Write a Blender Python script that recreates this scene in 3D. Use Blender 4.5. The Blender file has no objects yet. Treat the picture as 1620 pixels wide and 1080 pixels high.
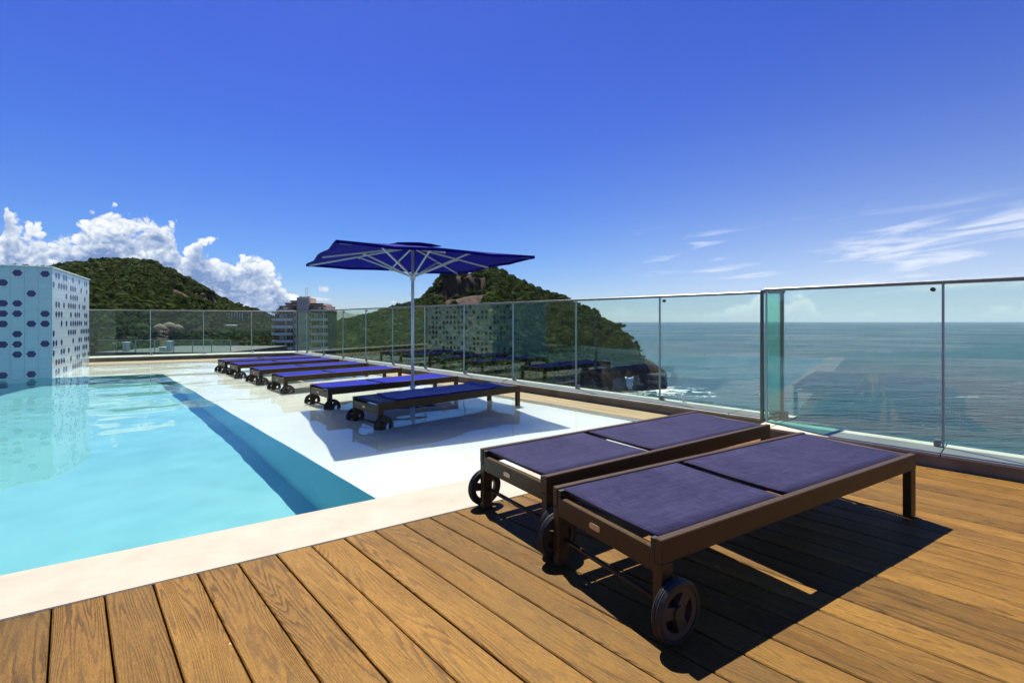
import bpy, bmesh, math, random
import numpy as np
from mathutils import Vector, Matrix, noise as mnoise

random.seed(7)
RNG = np.random.RandomState(7)
SC = bpy.context.scene
COL = SC.collection
R = math.radians

# ------------------------------------------------------------------ camera
FPX = 757.0                      # focal length in pixels of a 1620 px wide frame
CAMZ = 1.1
cam = bpy.data.cameras.new('camera')
cam.sensor_width = 36.0
cam.lens = FPX / 1620.0 * 36.0
cam.shift_y = -(540 - 507.5) / 1620.0
cam.clip_start = 0.05
cam.clip_end = 60000
camo = bpy.data.objects.new('camera', cam)
COL.objects.link(camo)
camo.location = (0, 0, CAMZ)
camo.rotation_euler = (R(90), 0, 0)
SC.camera = camo

# ------------------------------------------------------------------ sun, exposure
SUN = Vector((-0.170, 0.480, 1.0)).normalized()
sl = bpy.data.lights.new('sun', 'SUN')
sl.energy = 5.0
sl.angle = R(0.5)
sl.color = (1.0, 0.94, 0.80)
sl.cycles.is_caustics_light = True
so = bpy.data.objects.new('sun', sl)
COL.objects.link(so)
so.rotation_euler = SUN.to_track_quat('Z', 'Y').to_euler()
so.location = (0, 0, 30)
SC.view_settings.view_transform = 'Standard'
SC.view_settings.look = 'None'
SC.view_settings.exposure = 1.15
SC.view_settings.gamma = 1.0
SC.view_settings.use_curve_mapping = False
SC.cycles.use_denoising = True
SC.cycles.max_bounces = 14
SC.cycles.transparent_max_bounces = 24
SC.cycles.transmission_bounces = 8
SC.cycles.volume_bounces = 0
SC.cycles.sample_clamp_indirect = 6.0


# ------------------------------------------------------------------ node helper
class NT:
    def __init__(s, tree):
        s.t = tree
        s.n = tree.nodes
        s.l = tree.links

    def node(s, typ, **kw):
        n = s.n.new(typ)
        for k, v in kw.items():
            setattr(n, k, v)
        return n

    def put(s, sock, v):
        if v is None:
            return
        if hasattr(v, 'is_output'):
            s.l.new(v, sock)
        else:
            if isinstance(v, (tuple, list)) and len(v) == 3 and sock.type == 'RGBA':
                v = (*v, 1)
            sock.default_value = v

    def m(s, op, a, b=None, c=None, clamp=False):
        n = s.node('ShaderNodeMath', operation=op, use_clamp=clamp)
        s.put(n.inputs[0], a)
        s.put(n.inputs[1], b)
        s.put(n.inputs[2], c)
        return n.outputs[0]

    def v(s, op, a, b=None, out=0):
        n = s.node('ShaderNodeVectorMath', operation=op)
        s.put(n.inputs[0], a)
        if op == 'SCALE':
            s.put(n.inputs['Scale'], b)
        else:
            s.put(n.inputs[1], b)
        return n.outputs[out]

    def xyz(s, x, y, z):
        n = s.node('ShaderNodeCombineXYZ')
        for i, q in enumerate((x, y, z)):
            s.put(n.inputs[i], q)
        return n.outputs[0]

    def sep(s, v):
        n = s.node('ShaderNodeSeparateXYZ')
        s.put(n.inputs[0], v)
        return n.outputs

    def noise(s, vec, scale, detail=4, rough=.55, dist=0.0, col=False):
        n = s.node('ShaderNodeTexNoise')
        s.put(n.inputs['Vector'], vec)
        s.put(n.inputs['Scale'], scale)
        n.inputs['Detail'].default_value = detail
        n.inputs['Roughness'].default_value = rough
        n.inputs['Distortion'].default_value = dist
        return n.outputs[1 if col else 0]

    def mr(s, v, a, b, c=0.0, d=1.0, smooth=False):
        n = s.node('ShaderNodeMapRange', interpolation_type='SMOOTHSTEP' if smooth else 'LINEAR')
        s.put(n.inputs[0], v)
        for i, q in enumerate((a, b, c, d)):
            s.put(n.inputs[i + 1], q)
        return n.outputs[0]

    def mix(s, f, a, b, mode='MIX'):
        n = s.node('ShaderNodeMix', data_type='RGBA', blend_type=mode)
        n.clamp_factor = True
        s.put(n.inputs[0], f)
        s.put(n.inputs[6], a)
        s.put(n.inputs[7], b)
        return n.outputs[2]

    def curve(s, v, pts):
        n = s.node('ShaderNodeFloatCurve')
        c = n.mapping.curves[0]
        while len(c.points) > 2:
            c.points.remove(c.points[0])
        c.points[0].location = pts[0]
        c.points[1].location = pts[-1]
        for p in pts[1:-1]:
            c.points.new(*p)
        for p in c.points:
            p.handle_type = 'VECTOR'
        n.mapping.update()
        s.put(n.inputs['Value'], v)
        return n.outputs[0]

    def bump(s, h, strength, dist, nrm=None):
        n = s.node('ShaderNodeBump')
        n.inputs['Strength'].default_value = strength
        n.inputs['Distance'].default_value = dist
        s.put(n.inputs['Height'], h)
        s.put(n.inputs['Normal'], nrm)
        return n.outputs[0]


# ------------------------------------------------------------------ sky
def build_world():
    w = bpy.data.worlds.new('World')
    SC.world = w
    w.use_nodes = True
    g = NT(w.node_tree)
    bg = g.n['Background']
    sky = g.node('ShaderNodeTexSky', sky_type='NISHITA', sun_disc=False)
    sky.sun_elevation = math.asin(SUN.z)
    sky.sun_rotation = math.atan2(SUN.x, SUN.y)
    sky.altitude = 60
    sky.air_density = 1.0
    sky.dust_density = 0.2
    sky.ozone_density = 3.0
    d = g.v('NORMALIZE', g.node('ShaderNodeTexCoord').outputs['Generated'])
    x, y, z = g.sep(d)
    az = g.m('ARCTAN2', x, y)
    el = g.m('ARCSINE', z)
    hs = g.node('ShaderNodeHueSaturation')
    hs.inputs['Hue'].default_value = 0.497
    hs.inputs['Saturation'].default_value = 1.34
    g.l.new(sky.outputs[0], hs.inputs['Color'])
    hue = g.mix(g.mr(el, .06, .50, 0, 1, True), (0.68, 0.84, 1.28), (1.08, 0.72, 1.50))
    skyc = g.mix(1.0, hs.outputs[0], hue, 'MULTIPLY')

    def AZ(px): return math.atan((px - 810) / FPX)
    def EL(px, py): return math.atan((507.5 - py) / FPX * math.cos(AZ(px)))
    # --- cumulus bank standing behind the left hill
    prof = [(0, 366), (12, 322), (30, 350), (70, 356), (100, 350), (125, 350), (150, 338), (200, 334), (240, 346),
            (262, 354), (290, 374), (312, 373), (340, 386), (360, 396), (380, 400), (405, 396), (428, 400), (436, 418),
            (446, 440), (462, 452), (480, 464), (500, 484), (530, 500)]
    A0, A1, ES = -1.0, 1.0, 0.35
    pts = [(0.0, EL(0, 366) / ES)] + [((AZ(p) - A0) / (A1 - A0), EL(p, q) / ES) for p, q in prof] + [(0.52, 0.0), (1.0, 0.0)]
    T = g.m('SUBTRACT', g.m('MULTIPLY', g.curve(g.mr(az, A0, A1), pts), ES), 0.020)
    T = g.m('SUBTRACT', T, g.m('MULTIPLY', g.m('LESS_THAN', T, -0.017), 0.2))

    # a bright veil of thin cloud whitens the sea side of the sky
    veil = g.m('MULTIPLY', g.mr(az, -0.20, 0.75, 0.0, .88, True), g.m('POWER', 2.718, g.m('DIVIDE', g.m('MAXIMUM', el, 0.0), -0.125)))
    skyc = g.mix(veil, skyc, (9.2, 10.2, 12.4))

    wob = g.noise(d, 26, 3, .5, 0, True)
    dw = g.v('ADD', d, g.v('SCALE', g.v('SUBTRACT', wob, (.5, .5, .5)), .018))

    def billow(dd):
        t = None
        for sc, am in ((17, .44), (37, .28), (80, .16), (170, .08), (350, .04)):
            q = g.m('MULTIPLY', g.m('ABSOLUTE', g.m('SUBTRACT', g.noise(g.v('ADD', dd, (sc * .37, sc * .11, 0)), sc, 0, .5), .5)), 2 * am * 2.0)
            t = q if t is None else g.m('ADD', t, q)
        return t
    up = g.v('ADD', dw, (-0.0020, 0.0, 0.0052))
    up2 = g.v('ADD', dw, (-0.006, 0.0, 0.020))
    d1, d2, d3 = billow(dw), billow(up), billow(up2)
    depth = g.m('SUBTRACT', T, el)
    c1 = g.m('ADD', depth, g.m('MULTIPLY', g.m('SUBTRACT', d1, .42), .066))
    a1 = g.mr(c1, -0.003, 0.009, 0, 1, True)
    lit = g.m('ADD', g.m('MULTIPLY', g.m('SUBTRACT', d1, d2), 1.0), g.m('MULTIPLY', g.m('SUBTRACT', d1, d3), .75))
    big = g.noise(g.v('MULTIPLY', d, (1.0, 1.0, 1.7)), 15, 3, .55, .4)
    pocket = g.m('MULTIPLY', g.mr(big, .44, .62, 0, 1, True), g.mr(c1, 0.012, 0.045, 0, 1, True))
    low = g.mr(depth, 0.015, 0.085, 0, .62)
    lit = g.m('SUBTRACT', g.m('SUBTRACT', g.m('ADD', lit, .57), g.m('MULTIPLY', pocket, .66)), low)
    lit = g.m('ADD', lit, g.mr(c1, 0.0, 0.014, .25, 0))
    ramp = g.mix(g.mr(lit, -.15, .48, 0, 1), (2.0, 3.3, 6.3), (6.4, 7.5, 9.3))
    cc = g.mix(g.mr(lit, .34, .92, 0, 1, True), ramp, (11.2, 11.5, 11.9))
    out = g.mix(g.m('MULTIPLY', a1, .97), skyc, cc)
    # --- low cumulus over the sea horizon, to the right and all round outside the frame
    hn = g.noise(g.xyz(g.m('MULTIPLY', az, 1.0), g.m('MULTIPLY', el, 1.5), 3.3), 30, 7, .58, .2)
    hb = g.noise(g.xyz(az, 0.0, 7.7), 7.5, 2, .5)
    top = g.m('ADD', g.m('MULTIPLY', g.m('SUBTRACT', hb, .44), 0.26), 0.004)
    c2 = g.m('ADD', g.m('SUBTRACT', top, el), g.m('MULTIPLY', g.m('SUBTRACT', hn, .5), 0.07))
    a2 = g.m('MULTIPLY', g.mr(c2, 0.0, 0.014, 0, 1, True), g.mr(el, 0.004, 0.022, 0.15, 1, True))
    a2 = g.m('MULTIPLY', a2, g.mr(az, 0.2, 0.3, 0.0, .85, True))
    lit2 = g.mr(c2, 0.0, 0.035, 1, .25)
    out = g.mix(a2, out, g.mix(lit2, (7.0, 8.2, 9.8), (12.3, 12.5, 12.8)))
    # --- high thin streaks on the right
    sv = g.xyz(g.m('MULTIPLY', az, 5.0), g.m('MULTIPLY', g.m('SUBTRACT', el, g.m('MULTIPLY', az, 0.06)), 42.0), 1.9)
    sn = g.noise(sv, 1.0, 7, .56, .5)
    win = g.m('MULTIPLY', g.mr(el, 0.040, 0.060, 0, 1, True), g.mr(el, 0.13, 0.20, 1, 0, True))
    thr = g.mr(az, 0.1, 0.85, 0.66, 0.44)
    a3 = g.m('MULTIPLY', g.mr(g.m('SUBTRACT', sn, thr), -0.03, 0.17, 0, 1, True), win)
    a3 = g.m('MULTIPLY', a3, g.mr(az, 0.08, 0.25, 0, .62, True))
    out = g.mix(a3, out, (11.8, 12.0, 12.6))
    # --- three small puffs between the building and the headland
    for px, py, rx, rz in ((515, 459, .015, .010), (623, 478, .006, .004), (505, 474, .022, .0045)):
        ax = g.m('DIVIDE', g.m('SUBTRACT', az, AZ(px)), rx)
        ez = g.m('DIVIDE', g.m('SUBTRACT', el, EL(px, py)), rz)
        rr = g.m('SQRT', g.m('ADD', g.m('MULTIPLY', ax, ax), g.m('MULTIPLY', ez, ez)))
        q = g.m('SUBTRACT', g.m('ADD', .35, g.m('MULTIPLY', d1, 1.6)), rr)
        out = g.mix(g.m('MULTIPLY', g.mr(q, 0, .7, 0, 1, True), .9), out,
                    g.mix(g.mr(ez, -.9, .2), (4.5, 5.4, 7.6), (9.0, 9.5, 10.4)))
    out = g.mix(1.0, out, (.785, .785, .785), 'MULTIPLY')
    g.l.new(out, bg.inputs[0])
    bg.inputs[1].default_value = 0.050
    w.cycles.sampling_method = 'MANUAL'
    w.cycles.sample_map_resolution = 1024


build_world()

# ------------------------------------------------------------------ site axes
N2 = Vector((0.734, 0.679))      # across the deck boards, towards the glass
D2 = Vector((-0.679, 0.734))     # along the deck boards, away from the camera
M2v = Vector((-0.545, 0.838))    # normal of the pool coping
E2 = Vector((0.89, 0.456))       # along the far curb
B2 = Vector((-0.456, 0.89))


def P(n, t, z=0.0):
    return Vector((N2.x * n + D2.x * t, N2.y * n + D2.y * t, z))


def t_cop(n, m):                 # t where a line of constant n meets the coping line m
    return (m - n * N2.dot(M2v)) / D2.dot(M2v)


def t_back(n, b):
    return (b - n * N2.dot(B2)) / D2.dot(B2)


def G(px, py, z=0.0):            # point at height z seen at a pixel of the photograph
    yy = FPX * (CAMZ - z) / (py - 507.5)
    return Vector(((px - 810) / FPX * yy, yy, z))


COP_IN, COP_OUT = 2.935, 2.493
POOL_N = 1.465
LEDGE_N = 4.708
POOL_B = 12.52
LEDGE_B = 15.5
CURB_B = 16.55
GLASS_B = 17.1
CURB_FAR, GLASS_FAR = 5.1685, 5.46
CURB_NEAR, GLASS_NEAR = 4.773, 5.045
JOG_T = 1.76
WATER_Z = -0.02
LEDGE_Z = -0.115
POOL_Z = -1.15


# ------------------------------------------------------------------ materials
def newmat(name):
    m = bpy.data.materials.new(name)
    m.use_nodes = True
    g = NT(m.node_tree)
    return m, g, g.n['Principled BSDF']


def simple(name, col, rough=.6, metal=0.0, var=0.0, scale=20, bump=0.0, spec=.5):
    m, g, b = newmat(name)
    b.inputs['Roughness'].default_value = rough
    b.inputs['Metallic'].default_value = metal
    b.inputs['Specular IOR Level'].default_value = spec
    if var:
        tc = g.node('ShaderNodeTexCoord').outputs['Object']
        nz = g.noise(tc, scale, 5, .6)
        f = g.mr(nz, .3, .7)
        c = g.mix(f, tuple(q * (1 - var) for q in col), tuple(min(1, q * (1 + var)) for q in col))
        g.put(b.inputs['Base Color'], c)
        g.put(b.inputs['Roughness'], g.mr(nz, .3, .7, rough * .85, min(1, rough * 1.15)))
        if bump:
            g.put(b.inputs['Normal'], g.bump(nz, bump, .01))
    else:
        b.inputs['Base Color'].default_value = (*col, 1)
    return m


def mat_wood():
    m, g, b = newmat('deck_wood')
    tc = g.node('ShaderNodeTexCoord').outputs['Object']
    rnd = g.node('ShaderNodeObjectInfo').outputs['Random']
    x, y, z = g.sep(tc)
    off = g.m('MULTIPLY', rnd, 37.0)
    fld = g.noise(g.xyz(g.m('ADD', g.m('MULTIPLY', x, .62), off), g.m('MULTIPLY', y, 8.0), off), 1.0, 1.2, .4, .12)
    fld = g.m('ADD', fld, g.m('MULTIPLY', g.noise(g.xyz(g.m('MULTIPLY', x, 5), g.m('MULTIPLY', y, 60), off), 1.0, 4, .6), .045))
    ring = g.m('FRACT', g.m('MULTIPLY', fld, 34.0))
    late = g.m('MULTIPLY', g.mr(ring, .35, .86, 0, 1, True), g.mr(ring, .9, 1.0, 1, 0))
    patch = g.noise(g.xyz(g.m('ADD', g.m('MULTIPLY', x, 2.2), off), g.m('MULTIPLY', y, 9), 2.0), 1.0, 4, .6)
    late = g.m('MULTIPLY', late, g.mr(patch, .34, .58, 0.35, 1.0, True))
    fib = g.noise(g.xyz(g.m('ADD', g.m('MULTIPLY', x, 9), off), g.m('MULTIPLY', y, 260), z), 1.0, 4, .6)
    c = g.mix(late, (0.196, 0.098, 0.0165), (0.0577, 0.0260, 0.0039))
    c = g.mix(g.mr(fib, .35, .7, 0, .62), c, (0.075, 0.036, 0.0060))
    blot = g.noise(g.xyz(g.m('ADD', g.m('MULTIPLY', x, 1.3), off), g.m('MULTIPLY', y, 5), 4.0), 1.0, 5, .65)
    c = g.mix(g.mr(blot, .42, .72, 0, .55), c, (0.250, 0.134, 0.027))
    c = g.mix(g.mr(blot, .28, .42, .6, 0), c, (0.064, 0.031, 0.0065))
    # small knots and scuffs
    spk = g.noise(g.xyz(g.m('MULTIPLY', x, 14), g.m('MULTIPLY', y, 40), off), 1.0, 3, .7)
    c = g.mix(g.mr(spk, .70, .78, 0, .75), c, (0.07, 0.04, 0.02))
    c = g.mix(g.mr(spk, .22, .27, .7, 0), c, (0.62, 0.45, 0.24))
    grit = g.noise(g.xyz(g.m('MULTIPLY', x, 60), g.m('MULTIPLY', y, 420), off), 1.0, 5, .75)
    c = g.mix(g.mr(grit, .46, .66, 0, .55), c, (0.034, 0.016, 0.003))
    c = g.mix(g.mr(grit, .26, .42, .45, 0), c, (0.36, 0.22, 0.06))
    wide = g.noise(g.xyz(x, y, off), 1.7, 4, .6)
    c = g.mix(g.mr(wide, .5, .75, 0, .45), c, (0.110, 0.066, 0.018))
    br = g.m('ADD', .70, g.m('MULTIPLY', rnd, .50))
    c = g.mix(1.0, c, g.xyz(br, br, br), 'MULTIPLY')
    g.put(b.inputs['Base Color'], c)
    g.put(b.inputs['Roughness'], g.mr(late, 0, 1, .62, .5))
    b.inputs['Specular IOR Level'].default_value = .15
    h = g.m('ADD', g.m('MULTIPLY', late, .55), g.m('MULTIPLY', fib, .6))
    h = g.m('ADD', h, g.m('MULTIPLY', grit, .8))
    g.put(b.inputs['Normal'], g.bump(h, .6, .003))
    return m


def mat_oldwood():
    m, g, b = newmat('weathered_wood')
    tc = g.node('ShaderNodeTexCoord').outputs['Object']
    rnd = g.node('ShaderNodeObjectInfo').outputs['Random']
    x, y, z = g.sep(tc)
    off = g.m('MULTIPLY', rnd, 21.0)
    f = g.noise(g.xyz(g.m('ADD', g.m('MULTIPLY', x, 1.6), off), g.m('MULTIPLY', y, 45), z), 1.0, 5, .65, .4)
    c = g.mix(g.mr(f, .3, .7), (0.0765, 0.0578, 0.0221), (0.2550, 0.2082, 0.0978))
    g.put(b.inputs['Base Color'], c)
    b.inputs['Roughness'].default_value = .7
    g.put(b.inputs['Normal'], g.bump(f, .5, .004))
    return m


def mat_stone(name, c1, c2, sc=6, dirt=(0.4, 0.3, 0.18), bump=.25):
    m, g, b = newmat(name)
    tc = g.node('ShaderNodeTexCoord').outputs['Object']
    n1 = g.noise(tc, sc, 6, .6)
    n2 = g.noise(tc, sc * .35, 4, .6, .6)
    n3 = g.noise(tc, sc * 30, 3, .6)
    c = g.mix(g.mr(n1, .3, .7), c1, c2)
    c = g.mix(g.mr(n2, .56, .75, 0, .35), c, dirt)
    c = g.mix(g.mr(n3, .62, .8, 0, .3), c, dirt)
    g.put(b.inputs['Base Color'], c)
    b.inputs['Roughness'].default_value = .75
    b.inputs['Specular IOR Level'].default_value = .3
    g.put(b.inputs['Normal'], g.bump(g.m('ADD', n1, g.m('MULTIPLY', n3, .5)), bump, .004))
    return m


def mat_glass(name, tint, veil=0.0, f0=.078):
    m, g, b = newmat(name)
    g.n.remove(b)
    tr = g.node('ShaderNodeBsdfTransparent')
    tr.inputs[0].default_value = (*tint, 1)
    gl = g.node('ShaderNodeBsdfGlossy')
    gl.inputs['Roughness'].default_value = 0.0
    geo = g.node('ShaderNodeNewGeometry')
    # a pane is thin: the same reflectance from both sides of each face
    dot = g.m('ABSOLUTE', g.v('DOT_PRODUCT', geo.outputs['Incoming'], geo.outputs['Normal'], 1))
    k = g.m('POWER', g.m('SUBTRACT', 1.0, dot), 5.0)
    f = g.m('ADD', f0, g.m('MULTIPLY', k, 1 - f0))
    mx = g.node('ShaderNodeMixShader')
    g.put(mx.inputs[0], f)
    g.l.new(tr.outputs[0], mx.inputs[1])
    g.l.new(gl.outputs[0], mx.inputs[2])
    outp = mx.outputs[0]
    if veil:
        df = g.node('ShaderNodeBsdfDiffuse')
        df.inputs[0].default_value = (.75, .8, .75, 1)
        tc = g.node('ShaderNodeTexCoord').outputs['Object']
        nz = g.noise(tc, 2.3, 5, .65)
        m2 = g.node('ShaderNodeMixShader')
        g.put(m2.inputs[0], g.mr(nz, .4, .75, veil * .3, veil))
        g.l.new(outp, m2.inputs[1])
        g.l.new(df.outputs[0], m2.inputs[2])
        outp = m2.outputs[0]
    g.l.new(outp, g.n['Material Output'].inputs[0])
    return m


def mat_water():
    m, g, b = newmat('clear_water')
    g.n.remove(b)
    gl = g.node('ShaderNodeBsdfGlass')
    gl.inputs['Roughness'].default_value = 0
    gl.inputs['IOR'].default_value = 1.33
    gl.inputs['Color'].default_value = (.925, .985, 1, 1)
    g.l.new(gl.outputs[0], g.n['Material Output'].inputs[0])
    return m


def mat_fabric(name, c1, c2, see=.06, weave=900, rough=.75, sheen=.3, transl=0.0):
    m, g, b = newmat(name)
    tc = g.node('ShaderNodeTexCoord').outputs['Object']
    x, y, z = g.sep(tc)
    wv = g.m('MULTIPLY', g.m('SINE', g.m('MULTIPLY', x, weave)), g.m('SINE', g.m('MULTIPLY', y, weave)))
    n1 = g.noise(tc, 2.6, 6, .65, .5)
    n2 = g.noise(g.xyz(g.m('MULTIPLY', x, 8), g.m('MULTIPLY', y, 130), z), 1.0, 4, .7)
    n3 = g.noise(g.xyz(g.m('MULTIPLY', x, 170), g.m('MULTIPLY', y, 14), z), 1.0, 4, .7)
    f = g.m('ADD', g.m('MULTIPLY', g.mr(n1, .3, .7), .42), g.m('MULTIPLY', g.m('POWER', g.mr(g.m('ADD', n2, n3), .72, 1.35), 1.5), .85))
    g.put(b.inputs['Base Color'], g.mix(f, c1, c2))
    b.inputs['Roughness'].default_value = rough
    b.inputs['Sheen Weight'].default_value = sheen
    b.inputs['Sheen Roughness'].default_value = .4
    b.inputs['Specular IOR Level'].default_value = .10
    g.put(b.inputs['Normal'], g.bump(g.m('ADD', wv, g.m('MULTIPLY', f, 2)), .25, .0008))
    out = b.outputs[0]
    if transl:
        tl = g.node('ShaderNodeBsdfTranslucent')
        tl.inputs[0].default_value = (*c2, 1)
        mx = g.node('ShaderNodeMixShader')
        mx.inputs[0].default_value = transl
        g.l.new(out, mx.inputs[1])
        g.l.new(tl.outputs[0], mx.inputs[2])
        out = mx.outputs[0]
    if see:
        tr = g.node('ShaderNodeBsdfTransparent')
        mx = g.node('ShaderNodeMixShader')
        mx.inputs[0].default_value = see
        g.l.new(out, mx.inputs[1])
        g.l.new(tr.outputs[0], mx.inputs[2])
        out = mx.outputs[0]
    g.l.new(out, g.n['Material Output'].inputs[0])
    return m


def mat_sea():
    m, g, b = newmat('sea_water')
    p = g.node('ShaderNodeNewGeometry').outputs['Position']
    x, y, z = g.sep(p)
    # swell runs in long crests, roughly parallel to the view's horizon
    pv = g.xyz(g.m('MULTIPLY', x, .38), y, 0.0)
    n1 = g.noise(pv, .026, 5, .58, .8)
    n2 = g.noise(pv, .16, 5, .62, .4)
    n3 = g.noise(pv, .0045, 4, .55, .8)
    h = g.m('ADD', g.m('MULTIPLY', n1, 14.0), g.m('MULTIPLY', n2, 8.0))
    g.put(b.inputs['Normal'], g.bump(h, .75, 1.0))
    c = g.mix(g.mr(n3, .38, .62, 0, 1, True), (0.0017, 0.0153, 0.0255), (0.0059, 0.0561, 0.0663))
    c = g.mix(g.mr(n1, .55, .75, 0, .5), c, (0.012, 0.085, 0.105))
    # surf thrown up round the headland's foot, a few whitecaps elsewhere
    hd = Vector((HEAD[0], HEAD[1], 0))
    dd = g.v('DISTANCE', g.xyz(x, y, 0.0), tuple(hd), 1)
    fn = g.noise(g.xyz(g.m('MULTIPLY', x, .55), y, 4.0), .12, 8, .66, 1.6)
    near = g.mr(dd, 2, 55, .20, -.10)
    foam = g.mr(g.m('ADD', fn, near), .60, .68, 0, 1, True)
    wc = g.noise(g.xyz(g.m('MULTIPLY', x, .30), y, 9.0), .040, 6, .6, .5)
    wl = g.mr(wc, .665, .74, 0, .55, True)
    foam = g.m('MAXIMUM', g.m('MULTIPLY', foam, g.mr(dd, 40, 70, 1, 0)), wl)
    c = g.mix(foam, c, (.75, .78, .78))
    g.put(b.inputs['Base Color'], c)
    g.put(b.inputs['Roughness'], g.m('ADD', g.mr(n3, .4, .6, .10, .26), g.m('MULTIPLY', foam, .5)))
    b.inputs['IOR'].default_value = 1.33
    b.inputs['Specular IOR Level'].default_value = .22
    return m


def mat_leaf():
    m, g, b = newmat('forest_leaves')
    at = g.node('ShaderNodeAttribute', attribute_name='tree_tint')
    p = g.node('ShaderNodeNewGeometry').outputs['Position']
    nz = g.noise(p, .9, 3, .6)
    f = at.outputs['Fac']
    c = g.mix(g.mr(f, 0, .6), (0.0052, 0.0159, 0.0027), (0.0163, 0.0348, 0.0043))
    c = g.mix(g.mr(f, .6, 1.0), c, (0.0578, 0.0799, 0.0076))
    c = g.mix(g.mr(nz, .35, .65, 0, .45), c, (0.026, 0.052, 0.010))
    g.put(b.inputs['Base Color'], c)
    b.inputs['Roughness'].default_value = .8
    b.inputs['Specular IOR Level'].default_value = .03
    tl = g.node('ShaderNodeBsdfTranslucent')
    g.put(tl.inputs[0], g.mix(.5, c, (0.10, 0.13, 0.02)))
    mx = g.node('ShaderNodeMixShader')
    mx.inputs[0].default_value = .16
    g.l.new(b.outputs[0], mx.inputs[1])
    g.l.new(tl.outputs[0], mx.inputs[2])
    g.l.new(mx.outputs[0], g.n['Material Output'].inputs[0])
    return m


def mat_rock():
    m, g, b = newmat('hill_rock')
    p = g.node('ShaderNodeNewGeometry').outputs['Position']
    x, y, z = g.sep(p)
    st = g.noise(g.xyz(g.m('ADD', g.m('MULTIPLY', x, .25), g.m('MULTIPLY', z, .12)), g.m('MULTIPLY', y, .05), g.m('MULTIPLY', z, .06)), 1.0, 7, .68, .8)
    n2 = g.noise(p, .06, 5, .6)
    c = g.mix(g.mr(st, .35, .68), (0.012, 0.009, 0.008), (0.095, 0.062, 0.045))
    c = g.mix(g.mr(n2, .56, .68, 0, .7), c, (0.022, 0.034, 0.012))
    g.put(b.inputs['Base Color'], c)
    b.inputs['Roughness'].default_value = .85
    b.inputs['Specular IOR Level'].default_value = .08
    g.put(b.inputs['Normal'], g.bump(st, 1.0, 3.5))
    return m


def mat_pool():
    m, g, b = newmat('pool_plaster')
    tc = g.node('ShaderNodeTexCoord').outputs['Object']
    n = g.noise(tc, 1.4, 5, .6)
    c = g.mix(g.mr(n, .3, .7), (0.1505, 0.4128, 0.4300), (0.1935, 0.4601, 0.4687))
    g.put(b.inputs['Base Color'], c)
    b.inputs['Roughness'].default_value = .8
    return m


HEAD = (113.0, 352.0)
M = dict(
    wood=mat_wood(), oldwood=mat_oldwood(),
    dark=simple('substructure_timber', (.03, .025, .02), .9),
    coping=mat_stone('limestone', (0.275, 0.252, 0.208), (0.325, 0.303, 0.258), 5, (0.23, 0.185, 0.125), .3),
    ledge=mat_stone('white_plaster', (0.5914, 0.5779, 0.4973), (0.6451, 0.6317, 0.5510), 2, (0.5197, 0.5018, 0.4032), .05),
    curb=mat_stone('concrete', (0.1445, 0.1232, 0.0808), (0.2295, 0.1997, 0.1403), 4, (0.0680, 0.0510, 0.0298), .3),
    curbtop=mat_stone('pale_stone', (0.3000, 0.2888, 0.2400), (0.3900, 0.3788, 0.3300), 4, (0.2250, 0.1950, 0.1350), .2),
    pool=mat_pool(), water=mat_water(),
    glass=mat_glass('fence_glass', (.875, .97, .955), .003),
    clear=mat_glass('back_glass', (.875, .97, .955), 0, .028),
    teal=mat_glass('teal_glass', (.60, .89, .82), .01),
    steel=simple('brushed_steel', (.25, .25, .24), .38, .85, .15, 30),
    dksteel=simple('dark_steel', (.10, .10, .10), .35, .8),
    joint=simple('joint_seal', (.34, .42, .45), .35, .4),
    alu=simple('pale_aluminium', (.64, .72, .76), .35, .15, .1, 12),
    bronze=simple('bronze_aluminium', (0.058, 0.036, 0.018), .42, .2, .12, 40, 0, .25),
    rubber=simple('black_rubber', (.014, .014, .014), .55),
    rim=simple('wheel_plastic', (.045, .033, .021), .5, 0, .15, 30),
    badge=simple('tan_badge', (.55, .42, .25), .35, .4),
    purple=mat_fabric('violet_sling', (0.0044, 0.0044, 0.0282), (0.0352, 0.0317, 0.0862), .055, 900, .8, .06),
    royal=mat_fabric('royal_sheen_sling', (0.0033, 0.0082, 0.1640), (0.0082, 0.0164, 0.2542), .03, 900, .9, .0),  # sky's grazing sheen on the pool slings, put into a brighter blue
    navy=mat_fabric('navy_sling', (0.006, 0.007, 0.05), (0.012, 0.014, 0.09), .04),
    towel=mat_fabric('towel_blue', (0.0119, 0.0102, 0.2295), (0.0204, 0.0170, 0.3230), 0, 500, .9, .3),
    canopy=mat_fabric('canopy_cloth', (0.0080, 0.0080, 0.2080), (0.0144, 0.0144, 0.3360), 0, 1500, .85, .1, .42),
    tilewhite=simple('glazed_white_tile', (.47, .60, .64), .22, 0, .06, 9),
    grout=simple('tile_grout', (.47, .60, .64), .8),
    hexblue=simple('glazed_blue_hexagon', (.014, .02, .12), .2, 0, .35, 26),
    wallcap=simple('wall_cap', (.62, .70, .70), .5),
    bconc=mat_stone('building_concrete', (0.5130, 0.4180, 0.3325), (0.6270, 0.5225, 0.4180), .5, (0.12, 0.10, 0.09), .2),
    bpale=mat_stone('building_parapet', (0.74, 0.68, 0.58), (0.82, 0.77, 0.68), .6, (0.2, 0.17, 0.14), .1),
    bwin=simple('building_window', (.03, .04, .045), .12),
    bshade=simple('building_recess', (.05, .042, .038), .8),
    curtain=simple('building_blind', (.55, .52, .45), .7),
    thatch=simple('thatch', (.10, .075, .045), .95, 0, .35, 3, .6),
    white=simple('white_paint', (.60, .61, .59), .5),
    leaf=mat_leaf(), rock=mat_rock(), sea=mat_sea(),
    bark=simple('bark', (.08, .06, .04), .9),
)


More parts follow.
